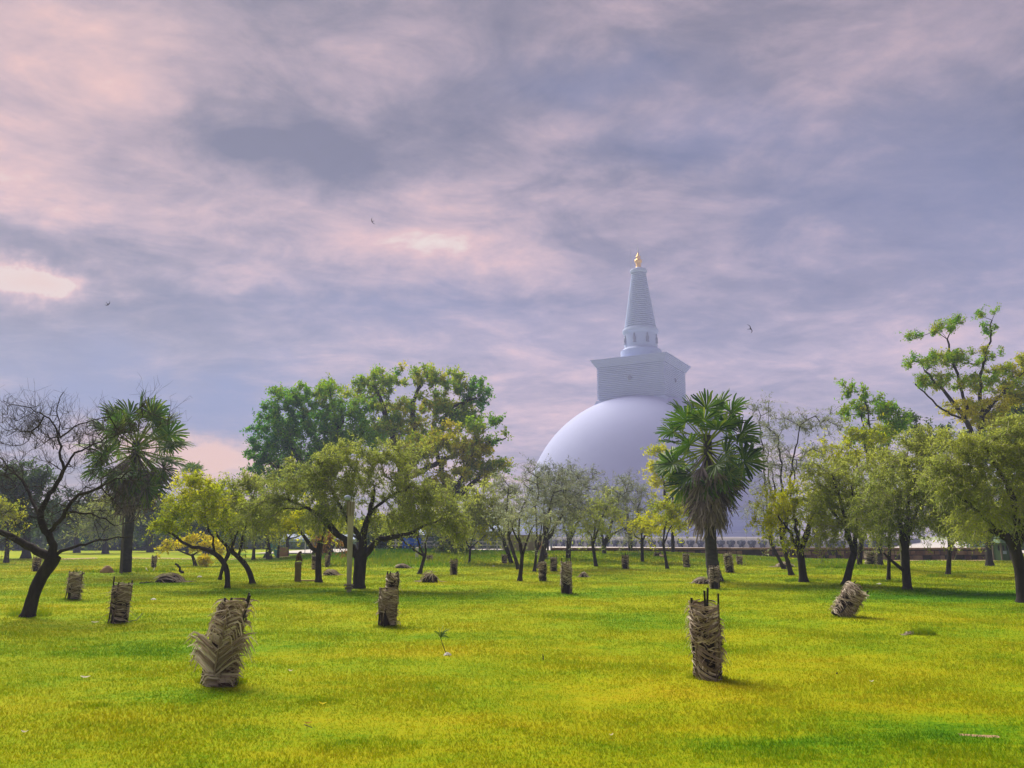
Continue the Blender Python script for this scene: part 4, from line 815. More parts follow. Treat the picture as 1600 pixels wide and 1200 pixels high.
tree('arching_tree', 'thin upright trunk just behind the two arching ones', (343, 906), [(343, 906, 5), (346, 890, 5), (352, 876, 5), (357, 862, 4)],
     [[(356, 864, 3), (352, 840, 2.5), (340, 810, 2)], [(356, 864, 3), (366, 840, 2), (370, 800, 1.5)]],
     [(345, 790, 40, 20, .6), (320, 775, 34, 16, .65), (375, 800, 30, 18, .5), (290, 780, 30, 18, .6)], 'yellow', seed=53, dens=.9)
tree('blossom_shrub', 'low spreading shrub full of yellow blossom behind the arching trunks', (300, 884), [(306, 884, 5), (303, 872, 5), (300, 866, 4)],
     [[(300, 868, 3), (280, 858, 2), (262, 850, 1.5)], [(300, 868, 3), (325, 855, 2), (350, 850, 1.5)]],
     [(300, 843, 26, 10, .75), (330, 848, 26, 10, .8), (270, 848, 20, 8, .5), (345, 860, 16, 5, .6), (315, 858, 22, 5, .5), (262, 857, 14, 5, .35)], 'flower', seed=54, dens=1.15, cat='shrub')
tree('blossom_shrub', 'tiny yellow flowering shrub low on the lawn behind the arching trunks', (323, 886), [(323, 886, 2), (322, 883, 2), (322, 881, 2)], [[(322, 882, 1.2), (318, 880, 1)]], [(319, 880, 7, 4, .8)], 'flower', seed=55, M_=14, cat='shrub', tl=6)
tree('rusty_shrub', 'small rusty orange tree behind the black trunked tree', (512, 884), [(513, 884, 4), (514, 868, 4), (516, 858, 3)], [[(516, 860, 2.5), (505, 845, 2)], [(516, 860, 2.5), (528, 845, 2)]], [(515, 846, 22, 14, .6), (500, 856, 14, 12, .5), (528, 858, 12, 12, .4)], 'rust', seed=56, dens=1.4, cat='tree')

# --- broken limb next to trunk 1418
g = gpt(1418, 923); p = lambda x, y, dy=0: at(x, y, g[1] + dy)
mb = MB(); Q, r = polyline([np.r_[p(1414, 893), .06], np.r_[p(1400, 882), .05], np.r_[p(1385, 870), .035], np.r_[p(1381, 864), .03]], .12)
mb.tubes(Q, r, 7, cap=True, wob=.2, rng=rng); tr_ = [o for o in bpy.data.objects if o.get('label', '').startswith('pale feathery tree with a dark')][0]
part(mb, 'broken_limb', M['bark'], tr_, True)

# ------------------------------------------------------------------ palms
def fan_frond(rg, Lp, Rf, mat, dead=False, spread=130, name='frond'):
    m_ = MB(); n = 26 if not dead else 16; K = 7
    t = np.linspace(0, 1, 6); sag = -.10 if not dead else -.03
    P = np.stack([t * Lp, 0 * t, sag * Lp * t * t], -1); m_.tubes(P, np.linspace(.022, .012, 6) * (Lp + .3) / 1.0, 5, tint=.95 if not dead else .4)
    m_.tubes(P[-1] + np.array([(-.03, 0, 0), (0, 0, 0), (.04, 0, 0)]), np.array([.018, .03, .012]), 6, cap=True)
    a = np.radians(np.linspace(-spread, spread, n)) + rg.normal(0, .03, n)
    L_ = Rf * (1 - .22 * (np.abs(a) / math.radians(130)) ** 2) * (.85 + .25 * rg.random(n))
    if dead: L_ *= .6 + .6 * rg.random(n)
    s = np.linspace(0, 1, K)
    fwd = np.stack([np.cos(a), np.sin(a), 0 * a], -1)
    if dead: fwd[:, 1] *= .42; fwd[:, 0] = np.abs(fwd[:, 0]) * .6 + .4
    cup = .25 * (np.abs(a) / 2.2) ** 1.2
    P = P[-1] + fwd[:, None] * (s[None, :, None] * L_[:, None, None])
    P[..., 2] += (cup * L_)[:, None] * s + (-(.10 + .42 * rg.random(n) ** 1.5) * L_)[:, None] * np.clip(s - .4, 0, 1)[None] ** 1.6 * 1.5
    P += rg.normal(0, .02 * Rf, P.shape) * (s[None, :, None] ** 2) * (2 if dead else 1)
    dw = math.radians(spread * 2 / n) / 2 * (.9 if not dead else .5)
    wv = np.where(s < .58, s * dw * 1.05, .6 * dw * (1 - (s - .58) / .42) ** .8); W = wv[None] * L_[:, None] + .003
    Nm = np.tile(np.array([0, 0, 1.0]), (n, K, 1)) + rg.normal(0, .18, (n, 1, 3))
    m_.ribbons(P, W, nrm(Nm), .35, tint=np.clip(rg.normal(.45, .22, n), 0, 1))
    return m_.mesh(name, mat)
def palm(label, base, trunkpx, apex, Rpx, seed, nlive, ndead, dead_y, lone=()):
    rg = np.random.default_rng(seed); g = gpt(*base); D = g[1]; sc = D / F
    root = thing('palmyra_palm', label, 'palm tree', g)
    tp = [np.r_[at(x, y, D), w_ * sc / 2] for x, y, w_ in trunkpx]; tp[0][2] = g[2] - .05; tp[0][3] *= 1.05
    Q, r = polyline(tp, .1); r = r * (1 + .035 * np.sin(np.arange(len(r)) * 2.1)); mb = MB(); mb.tubes(Q, r, 18, wob=.07, rng=rg); part(mb, 'trunk', M['palm_bark'], root, True)
    R = Rpx * sc
    live = [fan_frond(rg, R * .60, R * .42, M['frond']) for _ in range(4)]
    dead = [fan_frond(rg, R * .30, R * .44, M['dead_frond'], True, 62) for _ in range(4)]
    ap = at(apex[0], apex[1], D) - g
    def setf(o, az_, el_, roll):
        X = np.array([math.cos(az_) * math.cos(el_), math.sin(az_) * math.cos(el_), math.sin(el_)])
        up = np.array([0, 0, 1.0]); 
        if abs(X[2]) > .97: up = np.array([-math.cos(az_), -math.sin(az_), 0])
        Yv = np.cross(up, X); Yv /= np.linalg.norm(Yv); Zv = np.cross(X, Yv)
        Mm = Matrix(((X[0], Yv[0], Zv[0]), (X[1], Yv[1], Zv[1]), (X[2], Yv[2], Zv[2]))).to_4x4()
        o.rotation_euler = (Mm @ Matrix.Rotation(roll, 4, 'X')).to_euler()
    for k in range(nlive):
        u = (k + .5) / nlive; el_ = math.radians(80 - 142 * u ** .8) + rg.normal(0, .07); az_ = k * 2.39996 + rg.normal(0, .15)
        s_ = .88 + .22 * rg.random()
        o = put('frond', live[k % 4], root, ap + np.array([0, 0, -.25 * R * u]), None, (s_, s_, s_)); setf(o, az_, el_, rg.normal(0, .8))
    for (az_, el_, s_, dz_) in lone:
        o = put('frond', live[0], root, ap + np.array([0, 0, dz_ * sc]), None, (s_, s_, s_)); setf(o, az_, el_, .3)
    for k in range(ndead):
        u = (k + .5) / ndead; yy = dead_y[0] + (dead_y[1] - dead_y[0]) * u; az_ = k * 2.39996; el_ = math.radians(-42 - 34 * u) + rg.normal(0, .1)
        c = at(apex[0] + (trunkpx[-1][0] - apex[0]), yy, D) - g; rr = .12
        s_ = .95 + .3 * rg.random()
        o = put('dead_frond', dead[k % 4], root, c + np.array([math.cos(az_) * rr, math.sin(az_) * rr, 0]), None, (s_, s_, s_)); setf(o, az_, el_, rg.normal(0, .5))
    return root
palm('fan palm at right with bright fronds and a thick skirt of dead grey fronds', (1118, 908), [(1119, 908, 23), (1114, 890, 20), (1111, 860, 18), (1109, 800, 16), (1105, 680, 13)], (1104, 690), 92, 61, 43, 64, (705, 775), lone=((3.1, .22, .95, 8),))
palm('fan palm at left with rounded dark crown behind the bare tree', (197, 896), [(197, 896, 15), (199, 850, 14), (204, 800, 13), (213, 690, 12)], (215, 694), 86, 62, 50, 40, (700, 750), lone=((.1, -.1, 1.05, 14),))
# small far palm
g = gpt(293, 866)
def farpalm(label, px, Y, topy, r_px):
    g = at(px, 838, Y) * np.array([1, 1, 0]); root = thing('distant_palm', label, 'palm tree', g); tz = at(px, topy, Y)[2]; sc = Y / F; rg = np.random.default_rng(9)
    mb = MB(); mb.tubes(np.array([g - [0, 0, .1], g + [0, 0, tz / 2], g + [0, 0, tz]]), np.array([.2, .16, .14]), 8); part(mb, 'trunk', M['palm_bark'], root, True)
    lv = fan_frond(rg, r_px * sc * .5, r_px * sc * .5, M['frond'])
    for k in range(22):
        u = (k + .5) / 22; o = put('frond', lv, root, (0, 0, tz)); o.rotation_euler = (rg.normal(0, .3), -math.radians(75 - 120 * u), k * 2.4)
farpalm('small distant palm top peeking over the trees right of the left palm', 294, 82, 742, 26)

# thin second stem beside the left palm and other poles
g = gpt(189, 896); mb = MB(); Q, r = polyline([np.r_[g - [0, 0, .05], .07], np.r_[at(190, 870, g[1]), .055], np.r_[at(192, 830, g[1]), .045], np.r_[at(193, 800, g[1]), .035]], .2); mb.tubes(Q, r, 8, wob=.15, rng=rng)
solo(mb, 'dead_stem', M['bark_grey'], 'slim grey dead stem touching the left palm trunk', 'dead trunk', g, smooth=True)
def pole(label, px, py, ty, wpx, mat, Y=None):
    g = gpt(px, py); z = at(px, ty, g[1])[2]; r = wpx * g[1] / F / 2; mb = MB(); mb.tubes(np.array([g - [0, 0, .05], [g[0], g[1], z]]), np.array([r, r * .8]), 8, cap=True)
    return solo(mb, 'pole', mat, label, 'pole', g)
pole('thin white pole far behind, right of the left palm trunk', 213.5, 856, 800, 1.6, M['pale'])
pole('slim grey pole hidden in the crown of the thick trunked tree at right', 1411, 893, 812, 5, M['concrete'])
pole('very thin pale stick standing beside the right palm trunk', 1104, 884, 855, 1.6, M['pale'])

# lamp post
g = gpt(547, 926); sc = g[1] / F
lp = thing('lamp_post', 'weathered concrete post with a white lamp on top beside the acacia trunk', 'lamp post', g)
Z = lambda y: float(at(547, y, g[1])[2])
mb = MB()
def tap(m_, y0, y1, w0, w1, x0=547, x1=547, d=.7):
    a = at(x0, y0, g[1]); b = at(x1, y1, g[1]); h0, h1 = w0 * sc / 2, w1 * sc / 2
    V = [(a[0] + sx * h0, a[1] + sy * h0 * d, a[2]) for sx, sy in ((-1, -1), (1, -1), (1, 1), (-1, 1))] + [(b[0] + sx * h1, b[1] + sy * h1 * d, b[2]) for sx, sy in ((-1, -1), (1, -1), (1, 1), (-1, 1))]
    m_.add(V, [(3, 2, 1, 0), (4, 5, 6, 7), (0, 1, 5, 4), (1, 2, 6, 5), (2, 3, 7, 6), (3, 0, 4, 7)])
tap(mb, 928, 806, 6, 8.5, 545, 548); part(mb, 'shaft', M['concrete'], lp)
mb = MB(); tap(mb, 806, 784, 9.5, 10, 548, 549, .9); part(mb, 'head_block', M['concrete'], lp)
for k in range(3): mb = MB(); a = at(544.3 + 4.4 * k, 795, g[1]); mb.box((a[0], a[1] - .13, a[2]), (.025, .03, 22 * sc)); part(mb, 'rib', M['stone'], lp)
mb = MB(); a = at(545, 919, g[1]); mb.box((a[0], a[1], a[2]), (.2, .18, .06)); a = at(545, 914, g[1]); mb.box((a[0], a[1], a[2]), (.24, .2, .04)); part(mb, 'collar', M['stone'], lp)
mb = MB(); a = at(543, 778, g[1]); mb.tubes(np.array([at(549, 786, g[1]), at(548, 781, g[1]), a]), np.array([.02, .02, .02]), 6); part(mb, 'bracket', M['grey_metal'], lp)
mb = MB(); mb.lathe([(.01, -.07), (.07, -.05), (.1, 0), (.08, .06), (.01, .08)], 14, a); part(mb, 'lamp', M['white'], lp, True)

# stone pillar with a monkey
g = gpt(465, 909); sc = g[1] / F
sp_ = thing('stone_pillar', 'short square mossy stone pillar left of the black trunked tree', 'pillar', g)
zt = float(at(465, 880, g[1])[2]); mb = MB(); rgq = rotz(.25)
mb.box((g[0], g[1], (zt + g[2]) / 2 - .02), (9.6 * sc, 9.6 * sc, zt - g[2] + .04), rgq, taper=.97); part(mb, 'shaft', M['pillar'], sp_)
mb = MB(); mb.box((g[0], g[1], zt + .02), (10.2 * sc, 10.2 * sc, .05), rgq); part(mb, 'cap', M['stone'], sp_)
mb = MB(); a = gpt(481, 908.5); mb.box((a[0], a[1], a[2] + .02), (34 * sc, .14, .07), .03); solo(mb, 'stone_kerb', M['soil'], 'low flat stone kerb on the grass between pillar and black trunk', 'kerb', a)
def skin(name, verts, edges, radii, mat, parent=None, loc=(0, 0, 0), rot=0):
    me = bpy.data.meshes.new(name); me.from_pydata(verts, edges, []); o = put(name, me, parent, loc, (0, 0, rot)); me.materials.append(mat)
    md = o.modifiers.new('skin', 'SKIN')
    for i, r in enumerate(radii): me.skin_vertices[0].data[i].radius = (r, r)
    me.skin_vertices[0].data[0].use_root = True
    o.modifiers.new('sub', 'SUBSURF').render_levels = 2; o.modifiers['sub'].levels = 2; return o
mv = [(0, 0, .10), (.0, -.01, .2), (.03, -.03, .3), (.07, -.05, .36), (.11, -.055, .365), (.15, -.06, .35),   # pelvis..muzzle
      (.06, -.09, .09), (.13, -.09, .16), (.15, -.09, .03), (.06, .05, .09), (.13, .05, .16), (.15, .05, .03),
      (.07, -.09, .26), (.12, -.09, .16), (.16, -.08, .02), (.07, .04, .26), (.12, .04, .16), (.16, .04, .02),
      (-.06, 0, .06), (-.1, 0, -.05), (-.1, 0, -.2)]
mee = [(0, 1), (1, 2), (2, 3), (3, 4), (4, 5), (0, 6), (6, 7), (7, 8), (0, 9), (9, 10), (10, 11), (2, 12), (12, 13), (13, 14), (2, 15), (15, 16), (16, 17), (0, 18), (18, 19), (19, 20)]
mr = [.075, .085, .07, .045, .05, .025, .04, .03, .016, .04, .03, .016, .03, .02, .014, .03, .02, .014, .02, .012, .01]
o = skin('sitting_monkey', mv, mee, mr, M['fur'], None, (g[0] - .03, g[1], zt + .04), 0)
tag(o, 'brown monkey sitting hunched on top of the stone pillar', 'monkey')

# ------------------------------------------------------------------ palm leaf tree guards
def guard_parts(rg, r, h, nf=8, nl=22, wild=.25, nst=4, taper=1.0, curve=0.0, star=False, sprout=0, top=0.0, loose=.03):
    parts = []
    def surf(phi, z, dr):
        k = 1 - (1 - taper) * z / h
        x = (r * k + dr) * np.cos(phi) + curve * (z / h) ** 2; return np.stack([x, (r * k + dr) * np.sin(phi), z], -1)
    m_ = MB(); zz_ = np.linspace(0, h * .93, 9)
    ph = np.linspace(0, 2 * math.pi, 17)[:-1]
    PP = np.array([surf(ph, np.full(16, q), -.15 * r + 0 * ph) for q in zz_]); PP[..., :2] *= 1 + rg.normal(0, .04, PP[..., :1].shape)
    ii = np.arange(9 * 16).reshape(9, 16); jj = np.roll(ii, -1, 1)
    m_.add(PP.reshape(-1, 3), np.stack([ii[:-1], jj[:-1], jj[1:], ii[1:]], -1).reshape(-1, 4), tint=rg.random(144)); parts.append(('lining', m_.mesh('lining', M['dark_lining'])))  # dark tube added inside; its colour stands for shade between the leaflets
    for k in range(nst):
        a = -math.pi / 2 + [-1.25, 1.2, 2.6, -.1][k % 4] + rg.normal(0, .12); hh_ = h * (1.02 + .16 * rg.random()) + top
        zq = np.linspace(-.03, hh_, 5); P = surf(np.full(5, a), zq, np.full(5, .01)); P[:, :2] += rg.normal(0, .008, (5, 2))
        m_ = MB(); m_.tubes(P, np.full(5, .0115 + .004 * rg.random()), 7, cap=True); parts.append(('stake', m_.mesh('stake', M['stake'])))
    for f in range(nf):
        m_ = MB(); oneside = f % 2 == 0; p0 = -math.pi / 2 + (f + .5) / nf * 2 * math.pi * 1.0 + rg.normal(0, .3); seg = f % 3
        z0 = max(0, h * (.02 + .30 * seg + rg.normal(0, .03))); z1 = min(z0 + h * (.42 + .12 * rg.random()), h * 1.03); lean = rg.normal(0, .25); lay = .003 + .006 * (f % 3) + loose * .3 * rg.random()
        t = np.linspace(0, 1, 10); ph = p0 + lean * (t - .5); zr = z0 + (z1 - z0) * t
        m_.tubes(surf(ph, zr, np.full(10, lay + .006)), np.linspace(.011, .006, 10), 5, tint=.25)
        n = nl * 2; u = np.sort(rg.random(n)); side = np.where(np.arange(n) % 2, 1, -1) if not oneside else np.full(n, 1 if f % 4 == 0 else -1); K = 8; s = np.linspace(0, 1, K)
        Dl = (.75 + .65 * rg.random(n)) * (1.5 if oneside else 1); ph0 = p0 + lean * (u - .5); zl = z0 + (z1 - z0) * u
        rise = (rg.normal(.0 if oneside else .05, .05, n) + (rg.normal(0, .07) if oneside else 0)) * h; drp = rg.normal(.06, .035, n) * h
        phs = ph0[:, None] + (side * Dl)[:, None] * s[None]; zs2 = zl[:, None] + rise[:, None] * np.sin(s * 2.2)[None] - drp[:, None] * s[None] ** 2
        fl = (rg.random(n) < wild) * (.3 + .7 * rg.random(n)) * r * .9
        dr = lay + loose * rg.random(n)[:, None] * np.sin(s * math.pi)[None] + fl[:, None] * np.clip(s - .45, 0, 1)[None] ** 1.3 * 1.8
        zs2 = zs2 - fl[:, None] * 1.1 * np.clip(s - .6, 0, 1)[None] ** 1.2
        P = surf(phs, np.clip(zs2, .005, h * 1.06), dr)
        W = (.004 + .009 * rg.random(n) ** 1.5)[:, None] * np.sin(np.clip(s * .9 + .12, 0, 1) * math.pi)[None] ** .6 + .0012
        Nm = np.stack([np.cos(phs), np.sin(phs), 0 * phs], -1) + rg.normal(0, .35, (n, 1, 3))
        m_.ribbons(P, W, nrm(Nm), .45, tint=np.clip(rg.normal(.5, .24, n), 0, 1)); parts.append(('frond', m_.mesh('frond', M['dry'])))
    # rim wrap: loose strands round the top
    m_ = MB(); n = 16; K = 9; s = np.linspace(0, 1, K); p0 = rg.random(n) * 6.28; phs = p0[:, None] + (1.4 * s)[None]
    P = surf(phs, (h * (.94 + .09 * rg.random((n, 1)))) + .03 * np.sin(s * 3 + p0[:, None]), .012 * np.ones((n, K)) + .015 * rg.random((n, 1)))
    m_.ribbons(P, np.full((n, K), .007), nrm(np.stack([np.cos(phs), np.sin(phs), .3 + 0 * phs], -1)), .4, tint=rg.random(n)); parts.append(('rim_binding', m_.mesh('rim_binding', M['dry'])))
    # a few strands sticking out and hanging
    m_ = MB(); n = int(12 + 40 * wild); p0 = rg.random(n) * 6.28; z_ = h * (.15 + .8 * rg.random(n)); L_ = r * (.7 + 1.1 * rg.random(n)); K = 7; s = np.linspace(0, 1, K)
    dirv = np.stack([np.cos(p0), np.sin(p0), 0 * p0], -1); side = np.stack([-np.sin(p0), np.cos(p0), 0 * p0], -1) * rg.normal(0, .6, (n, 1))
    P = surf(p0, z_, np.full(n, .01))[:, None] + (dirv + side)[:, None] * (L_[:, None] * s[None])[..., None] * .8; P[..., 2] -= (L_[:, None] * (s[None] ** 2)) * (.1 + .9 * rg.random((n, 1)))
    P[..., 2] = np.maximum(P[..., 2], .01)
    m_.ribbons(P, .0055 * (1 - s[None] * .8) * np.ones((n, 1)), nrm(np.tile([0, 0, 1.0], (n, K, 1)) + rg.normal(0, .4, (n, 1, 3))), .4, tint=np.clip(rg.normal(.4, .2, n), 0, 1)); parts.append(('loose_strands', m_.mesh('loose_strands', M['dry'])))
    if star:
        for (zb_, zt_, x0, ln, rs, n) in ((.10 * h, .56 * h, .01, .46, .30, 36), (.5 * h, .92 * h, .05, .24, .10, 22), (.0, .22 * h, .06, .26, .02, 20)):
            m_ = MB(); t = np.linspace(0, 1, 8); yb = -r - .035
            m_.tubes(np.stack([x0 + .03 * t, yb - .02 * t, zb_ + (zt_ - zb_) * 1.12 * t], -1), np.linspace(.014, .007, 8), 6, tint=.5)
            u = np.repeat(np.linspace(0, 1, n // 2), 2); side = np.tile([-1, 1], n // 2); K = 9; s = np.linspace(0, 1, K); L_ = ln * (.75 + .35 * rg.random(n)) * (.7 + .3 * u)
            xx = x0 + .03 * u[:, None] + side[:, None] * L_[:, None] * (s[None] - .12 * s[None] ** 2)
            zz2 = zb_ + (zt_ - zb_) * u[:, None] * .72 + rs * (1.2 * s - .35 * s ** 2)[None] - (.33 * rg.random((n, 1)) * np.clip(s - .72, 0, 1)[None] * 3.2)
            yy2 = yb + .11 * np.abs(xx - x0) ** 1.2 + rg.normal(0, .008, (n, 1)) - .03 * np.sin(s * 3)[None]
            P = np.stack([xx, yy2, np.maximum(zz2, .01)], -1)
            W = (.008 + .005 * rg.random(n))[:, None] * np.sin(np.clip(s * .88 + .14, 0, 1) * math.pi)[None] ** .5 + .001
            Nm = np.tile([0.0, -1.0, .3], (n, K, 1)) + rg.normal(0, .4, (n, 1, 3))
            m_.ribbons(P, W, nrm(Nm), .5, tint=np.clip(rg.normal(.6, .2, n), 0, 1)); parts.append(('frond', m_.mesh('frond', M['dry'])))
    if sprout:
        m_ = MB(); n = sprout; K = 7; s = np.linspace(0, 1, K); p0 = rg.random(n) * 6.28; L_ = h * (.25 + .2 * rg.random(n)); o_ = .25 + .4 * rg.random(n)
        P = np.stack([np.cos(p0)[:, None] * (L_ * o_)[:, None] * s ** 1.3 + curve, np.sin(p0)[:, None] * (L_ * o_)[:, None] * s ** 1.3, h * .9 + L_[:, None] * (1.2 * s - .3 * s ** 3)], -1)
        m_.ribbons(P, .012 * np.sin(np.clip(s * .9 + .1, 0, 1) * math.pi)[None] * np.ones((n, 1)) + .001, nrm(rg.normal(0, 1, (n, 1, 3)) * np.ones((1, K, 1))), .4, tint=.6 + .4 * rg.random(n)); parts.append(('sapling', m_.mesh('sapling', M['frond'])))
    return parts
def place_guard(label, px, py, topy, wpx, rg_seed, lean=0.0, leany=0.0, rotz_=0, **kw):
    g = gpt(px, py); D = g[1]; sc = D / F; h = float(at(px, topy, D)[2]) - g[2]; h /= max(.5, math.cos(lean)); r = wpx * sc / 2 * .84
    ps = guard_parts(np.random.default_rng(rg_seed), r, h, **kw)
    root = thing('tree_guard', label, 'tree guard', g, 'dry palm leaf tree guards')
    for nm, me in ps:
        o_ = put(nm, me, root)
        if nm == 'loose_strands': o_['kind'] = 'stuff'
    root.rotation_euler = (leany, lean, rotz_); return root, r, h
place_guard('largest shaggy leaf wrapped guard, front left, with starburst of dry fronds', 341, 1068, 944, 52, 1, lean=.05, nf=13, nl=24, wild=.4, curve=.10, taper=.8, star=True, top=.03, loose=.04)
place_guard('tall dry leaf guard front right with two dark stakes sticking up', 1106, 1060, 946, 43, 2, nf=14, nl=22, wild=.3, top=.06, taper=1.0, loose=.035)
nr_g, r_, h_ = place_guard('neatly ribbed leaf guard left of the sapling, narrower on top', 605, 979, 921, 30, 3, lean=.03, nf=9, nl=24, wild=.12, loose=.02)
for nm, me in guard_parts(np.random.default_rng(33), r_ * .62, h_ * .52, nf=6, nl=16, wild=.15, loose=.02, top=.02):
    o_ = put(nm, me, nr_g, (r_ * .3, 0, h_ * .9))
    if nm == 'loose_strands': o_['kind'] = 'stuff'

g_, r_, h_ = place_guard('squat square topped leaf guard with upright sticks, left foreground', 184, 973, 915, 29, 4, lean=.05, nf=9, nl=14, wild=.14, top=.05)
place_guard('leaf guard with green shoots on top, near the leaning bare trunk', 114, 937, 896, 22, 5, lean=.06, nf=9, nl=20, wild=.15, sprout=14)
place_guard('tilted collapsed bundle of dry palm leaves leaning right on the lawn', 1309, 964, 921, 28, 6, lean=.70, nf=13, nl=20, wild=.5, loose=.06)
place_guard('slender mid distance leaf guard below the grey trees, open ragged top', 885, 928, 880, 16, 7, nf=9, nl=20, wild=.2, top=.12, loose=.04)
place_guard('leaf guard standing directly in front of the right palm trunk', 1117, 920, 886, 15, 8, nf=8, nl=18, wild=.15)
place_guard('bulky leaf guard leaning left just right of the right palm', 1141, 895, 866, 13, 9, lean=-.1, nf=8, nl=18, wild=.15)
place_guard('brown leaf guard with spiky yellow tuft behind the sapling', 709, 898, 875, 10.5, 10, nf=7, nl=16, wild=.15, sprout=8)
# top sleeve on the third guard and lean-to stick on the fourth
g = gpt(607, 979); sc = g[1] / F
# smaller guards: three prototypes, copied
protos = []
def proto(px, py, topy, wpx, seed, label, **kw):
    root, r, h = place_guard(label, px, py, topy, wpx, seed, nf=6, nl=14, wild=.18, loose=.03, **kw); protos.append((root, r, h)); return root
proto(848, 908, 879, 12, 11, 'lower of the two stacked looking guards left of the slender one')
proto(977, 889, 868, 11, 12, 'pointed dark leaf guard right of the thin curved tree', top=.08)
proto(240, 887, 869, 7.5, 13, 'small leaf guard beyond the curled sheath near the left palm')
for i, (px, py, ty, w_, lab) in enumerate((
    (850, 882, 862, 9, 'upper farther guard right behind the stacked looking one'), (865, 893, 872, 9.5, 'small dark broken guard left of the slender one'),
    (1028, 880, 864, 9, 'short guard between the straight stem and the wavy tree'), (1073, 887, 866, 9.5, 'lone guard left of the right palm trunk'),
    (1156, 883, 869, 8, 'tiny guard farthest right of the right palm, near the brick wall'), (671, 884, 868, 8, 'small guard on the bank edge right of the grey post'),
    (788, 884, 867, 7.5, 'dark small guard beside the leaning olive tree'), (491, 890, 868, 7.5, 'guard half hidden behind the black trunked tree'),
    (511, 886, 868, 6, 'tiny guard under the rusty orange tree'), (1362, 886, 862, 14, 'wide brown guard in front of the brick wall under the right crowns'),
    (56, 893, 870, 10, 'guard glimpsed behind the leaning bare trunk'), (1253, 895, 868, 7, 'thin guard half hidden behind the short thick trunk'))):
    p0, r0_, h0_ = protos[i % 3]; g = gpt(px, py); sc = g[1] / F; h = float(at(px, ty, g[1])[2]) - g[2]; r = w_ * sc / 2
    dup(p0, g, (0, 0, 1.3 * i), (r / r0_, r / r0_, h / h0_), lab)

# ------------------------------------------------------------------ heaps and litter
def heap(name, label, px, py, wpx, hpx, seed, n=60, mats='dry', cat='leaf pile', log=False, group=None):
    rg = np.random.default_rng(seed); g = gpt(px, py); sc = g[1] / F; L_ = wpx * sc / 2; Hh = hpx * sc
    root = thing(name, label, cat, g, group)
    m_ = MB(); ph = np.linspace(-math.pi, math.pi, 17)[:-1]
    prof = [(1.0, 0), (.85, .45), (.5, .8), (.05, .9)]
    for_ = np.array([[(L_ * .8 * k * math.cos(a), L_ * .45 * k * math.sin(a), Hh * .8 * z) for a in ph] for k, z in prof]) * (1 + rg.normal(0, .08, (4, 16, 1)))
    ii = np.arange(64).reshape(4, 16); jj = np.roll(ii, -1, 1); m_.add(for_.reshape(-1, 3) + g, np.stack([ii[:-1], jj[:-1], jj[1:], ii[1:]], -1).reshape(-1, 4)); part(m_, 'core', M['dark_lining'], root, origin=tuple(g))
    for f in range(4):
        m_ = MB(); K = 7; s = np.linspace(0, 1, K); k = n // 4; x0 = rg.uniform(-.9, .7, k) * L_; y0 = rg.uniform(-.5, .4, k) * L_; d = rg.normal(0, .5, k) + (0 if log else rg.choice([0, 2.2, 4.0], k))
        ln = L_ * (.5 + .6 * rg.random(k)); X = x0[:, None] + np.cos(d)[:, None] * ln[:, None] * s; Y = y0[:, None] + np.sin(d)[:, None] * ln[:, None] * s * .6
        env = Hh * np.clip(1 - (X / L_) ** 2 - (Y / L_ / .7) ** 2, 0.02, 1) ** .6; Z2 = env * (.55 + .6 * rg.random((k, 1))) + .01
        m_.ribbons(np.stack([X, Y, Z2], -1) + g, (.012 * np.sin(np.clip(s * .9 + .1, 0, 1) * math.pi) + .001)[None] * np.ones((k, 1)) * max(1, sc / .02), nrm(np.tile([0, -.5, 1.0], (k, K, 1)) + rg.normal(0, .4, (k, 1, 3))), .4, tint=np.clip(rg.normal(.5, .25, k), 0, 1))
        part(m_, 'frond', M[mats], root, origin=tuple(g))
    return root
heap('leaf_pile', 'heap of dry palm leaves right of the leaning thin trunk', 672, 910, 31, 17, 71, group='fallen heaps of dry leaves')
heap('leaf_pile', 'low row of dry leaf stubs on the far lawn left of the grey post', 628, 888, 27, 6, 72, log=True, group='fallen heaps of dry leaves')
heap('leaf_pile', 'fallen bundle of dry leaves behind the black trunked tree', 516, 899, 28, 8, 73, log=True, group='fallen heaps of dry leaves')
heap('leaf_pile', 'long fallen leaf wrapped log lying near the left palm', 262, 910, 52, 13, 74, n=90, log=True, group='fallen heaps of dry leaves')
heap('leaf_pile', 'flat heap of dead fronds left of the guard at the right palm', 1098, 912, 34, 9, 75, n=70, group='fallen heaps of dry leaves')
heap('leaf_pile', 'tiny ragged heap right of the slender guard', 912, 902, 15, 7, 76, group='fallen heaps of dry leaves')
heap('leaf_pile', 'small dry heap beside the bright green tuft at right', 1423, 993, 22, 5, 77, group='fallen heaps of dry leaves')
heap('leaf_pile', 'dark brush heap under the thin trunk near the brick wall', 1226, 886, 30, 7, 78, group='fallen heaps of dry leaves')
def stick(label, pts, r, mat='bark', name='fallen_branch', cat='branch', flat=True, group='sticks on the lawn'):
    g = gpt(*pts[0][:2]); P = np.array([at(x, y, g[1]) for x, y in pts]) if not flat else np.array([gpt(x, y) + [0, 0, r] for x, y in pts])
    mb = MB(); Q, rr = polyline([np.r_[p, r * (1 - .5 * i / len(P))] for i, p in enumerate(P)], .05); Q[1:-1] += rng.normal(0, r * .5, Q[1:-1].shape); mb.tubes(Q, rr, 6, cap=True)
    return solo(mb, name, M[mat], label, cat, g, group, True)
stick('short slanting broken stump rising behind the long fallen log', [(286, 896), (280, 888), (275, 880)], .06, flat=False, name='broken_stump', cat='stump')
stick('thin twig trailing right from the square topped guard', [(200, 972), (213, 970), (220, 962), (224, 958)], .008, 'dark_twig')
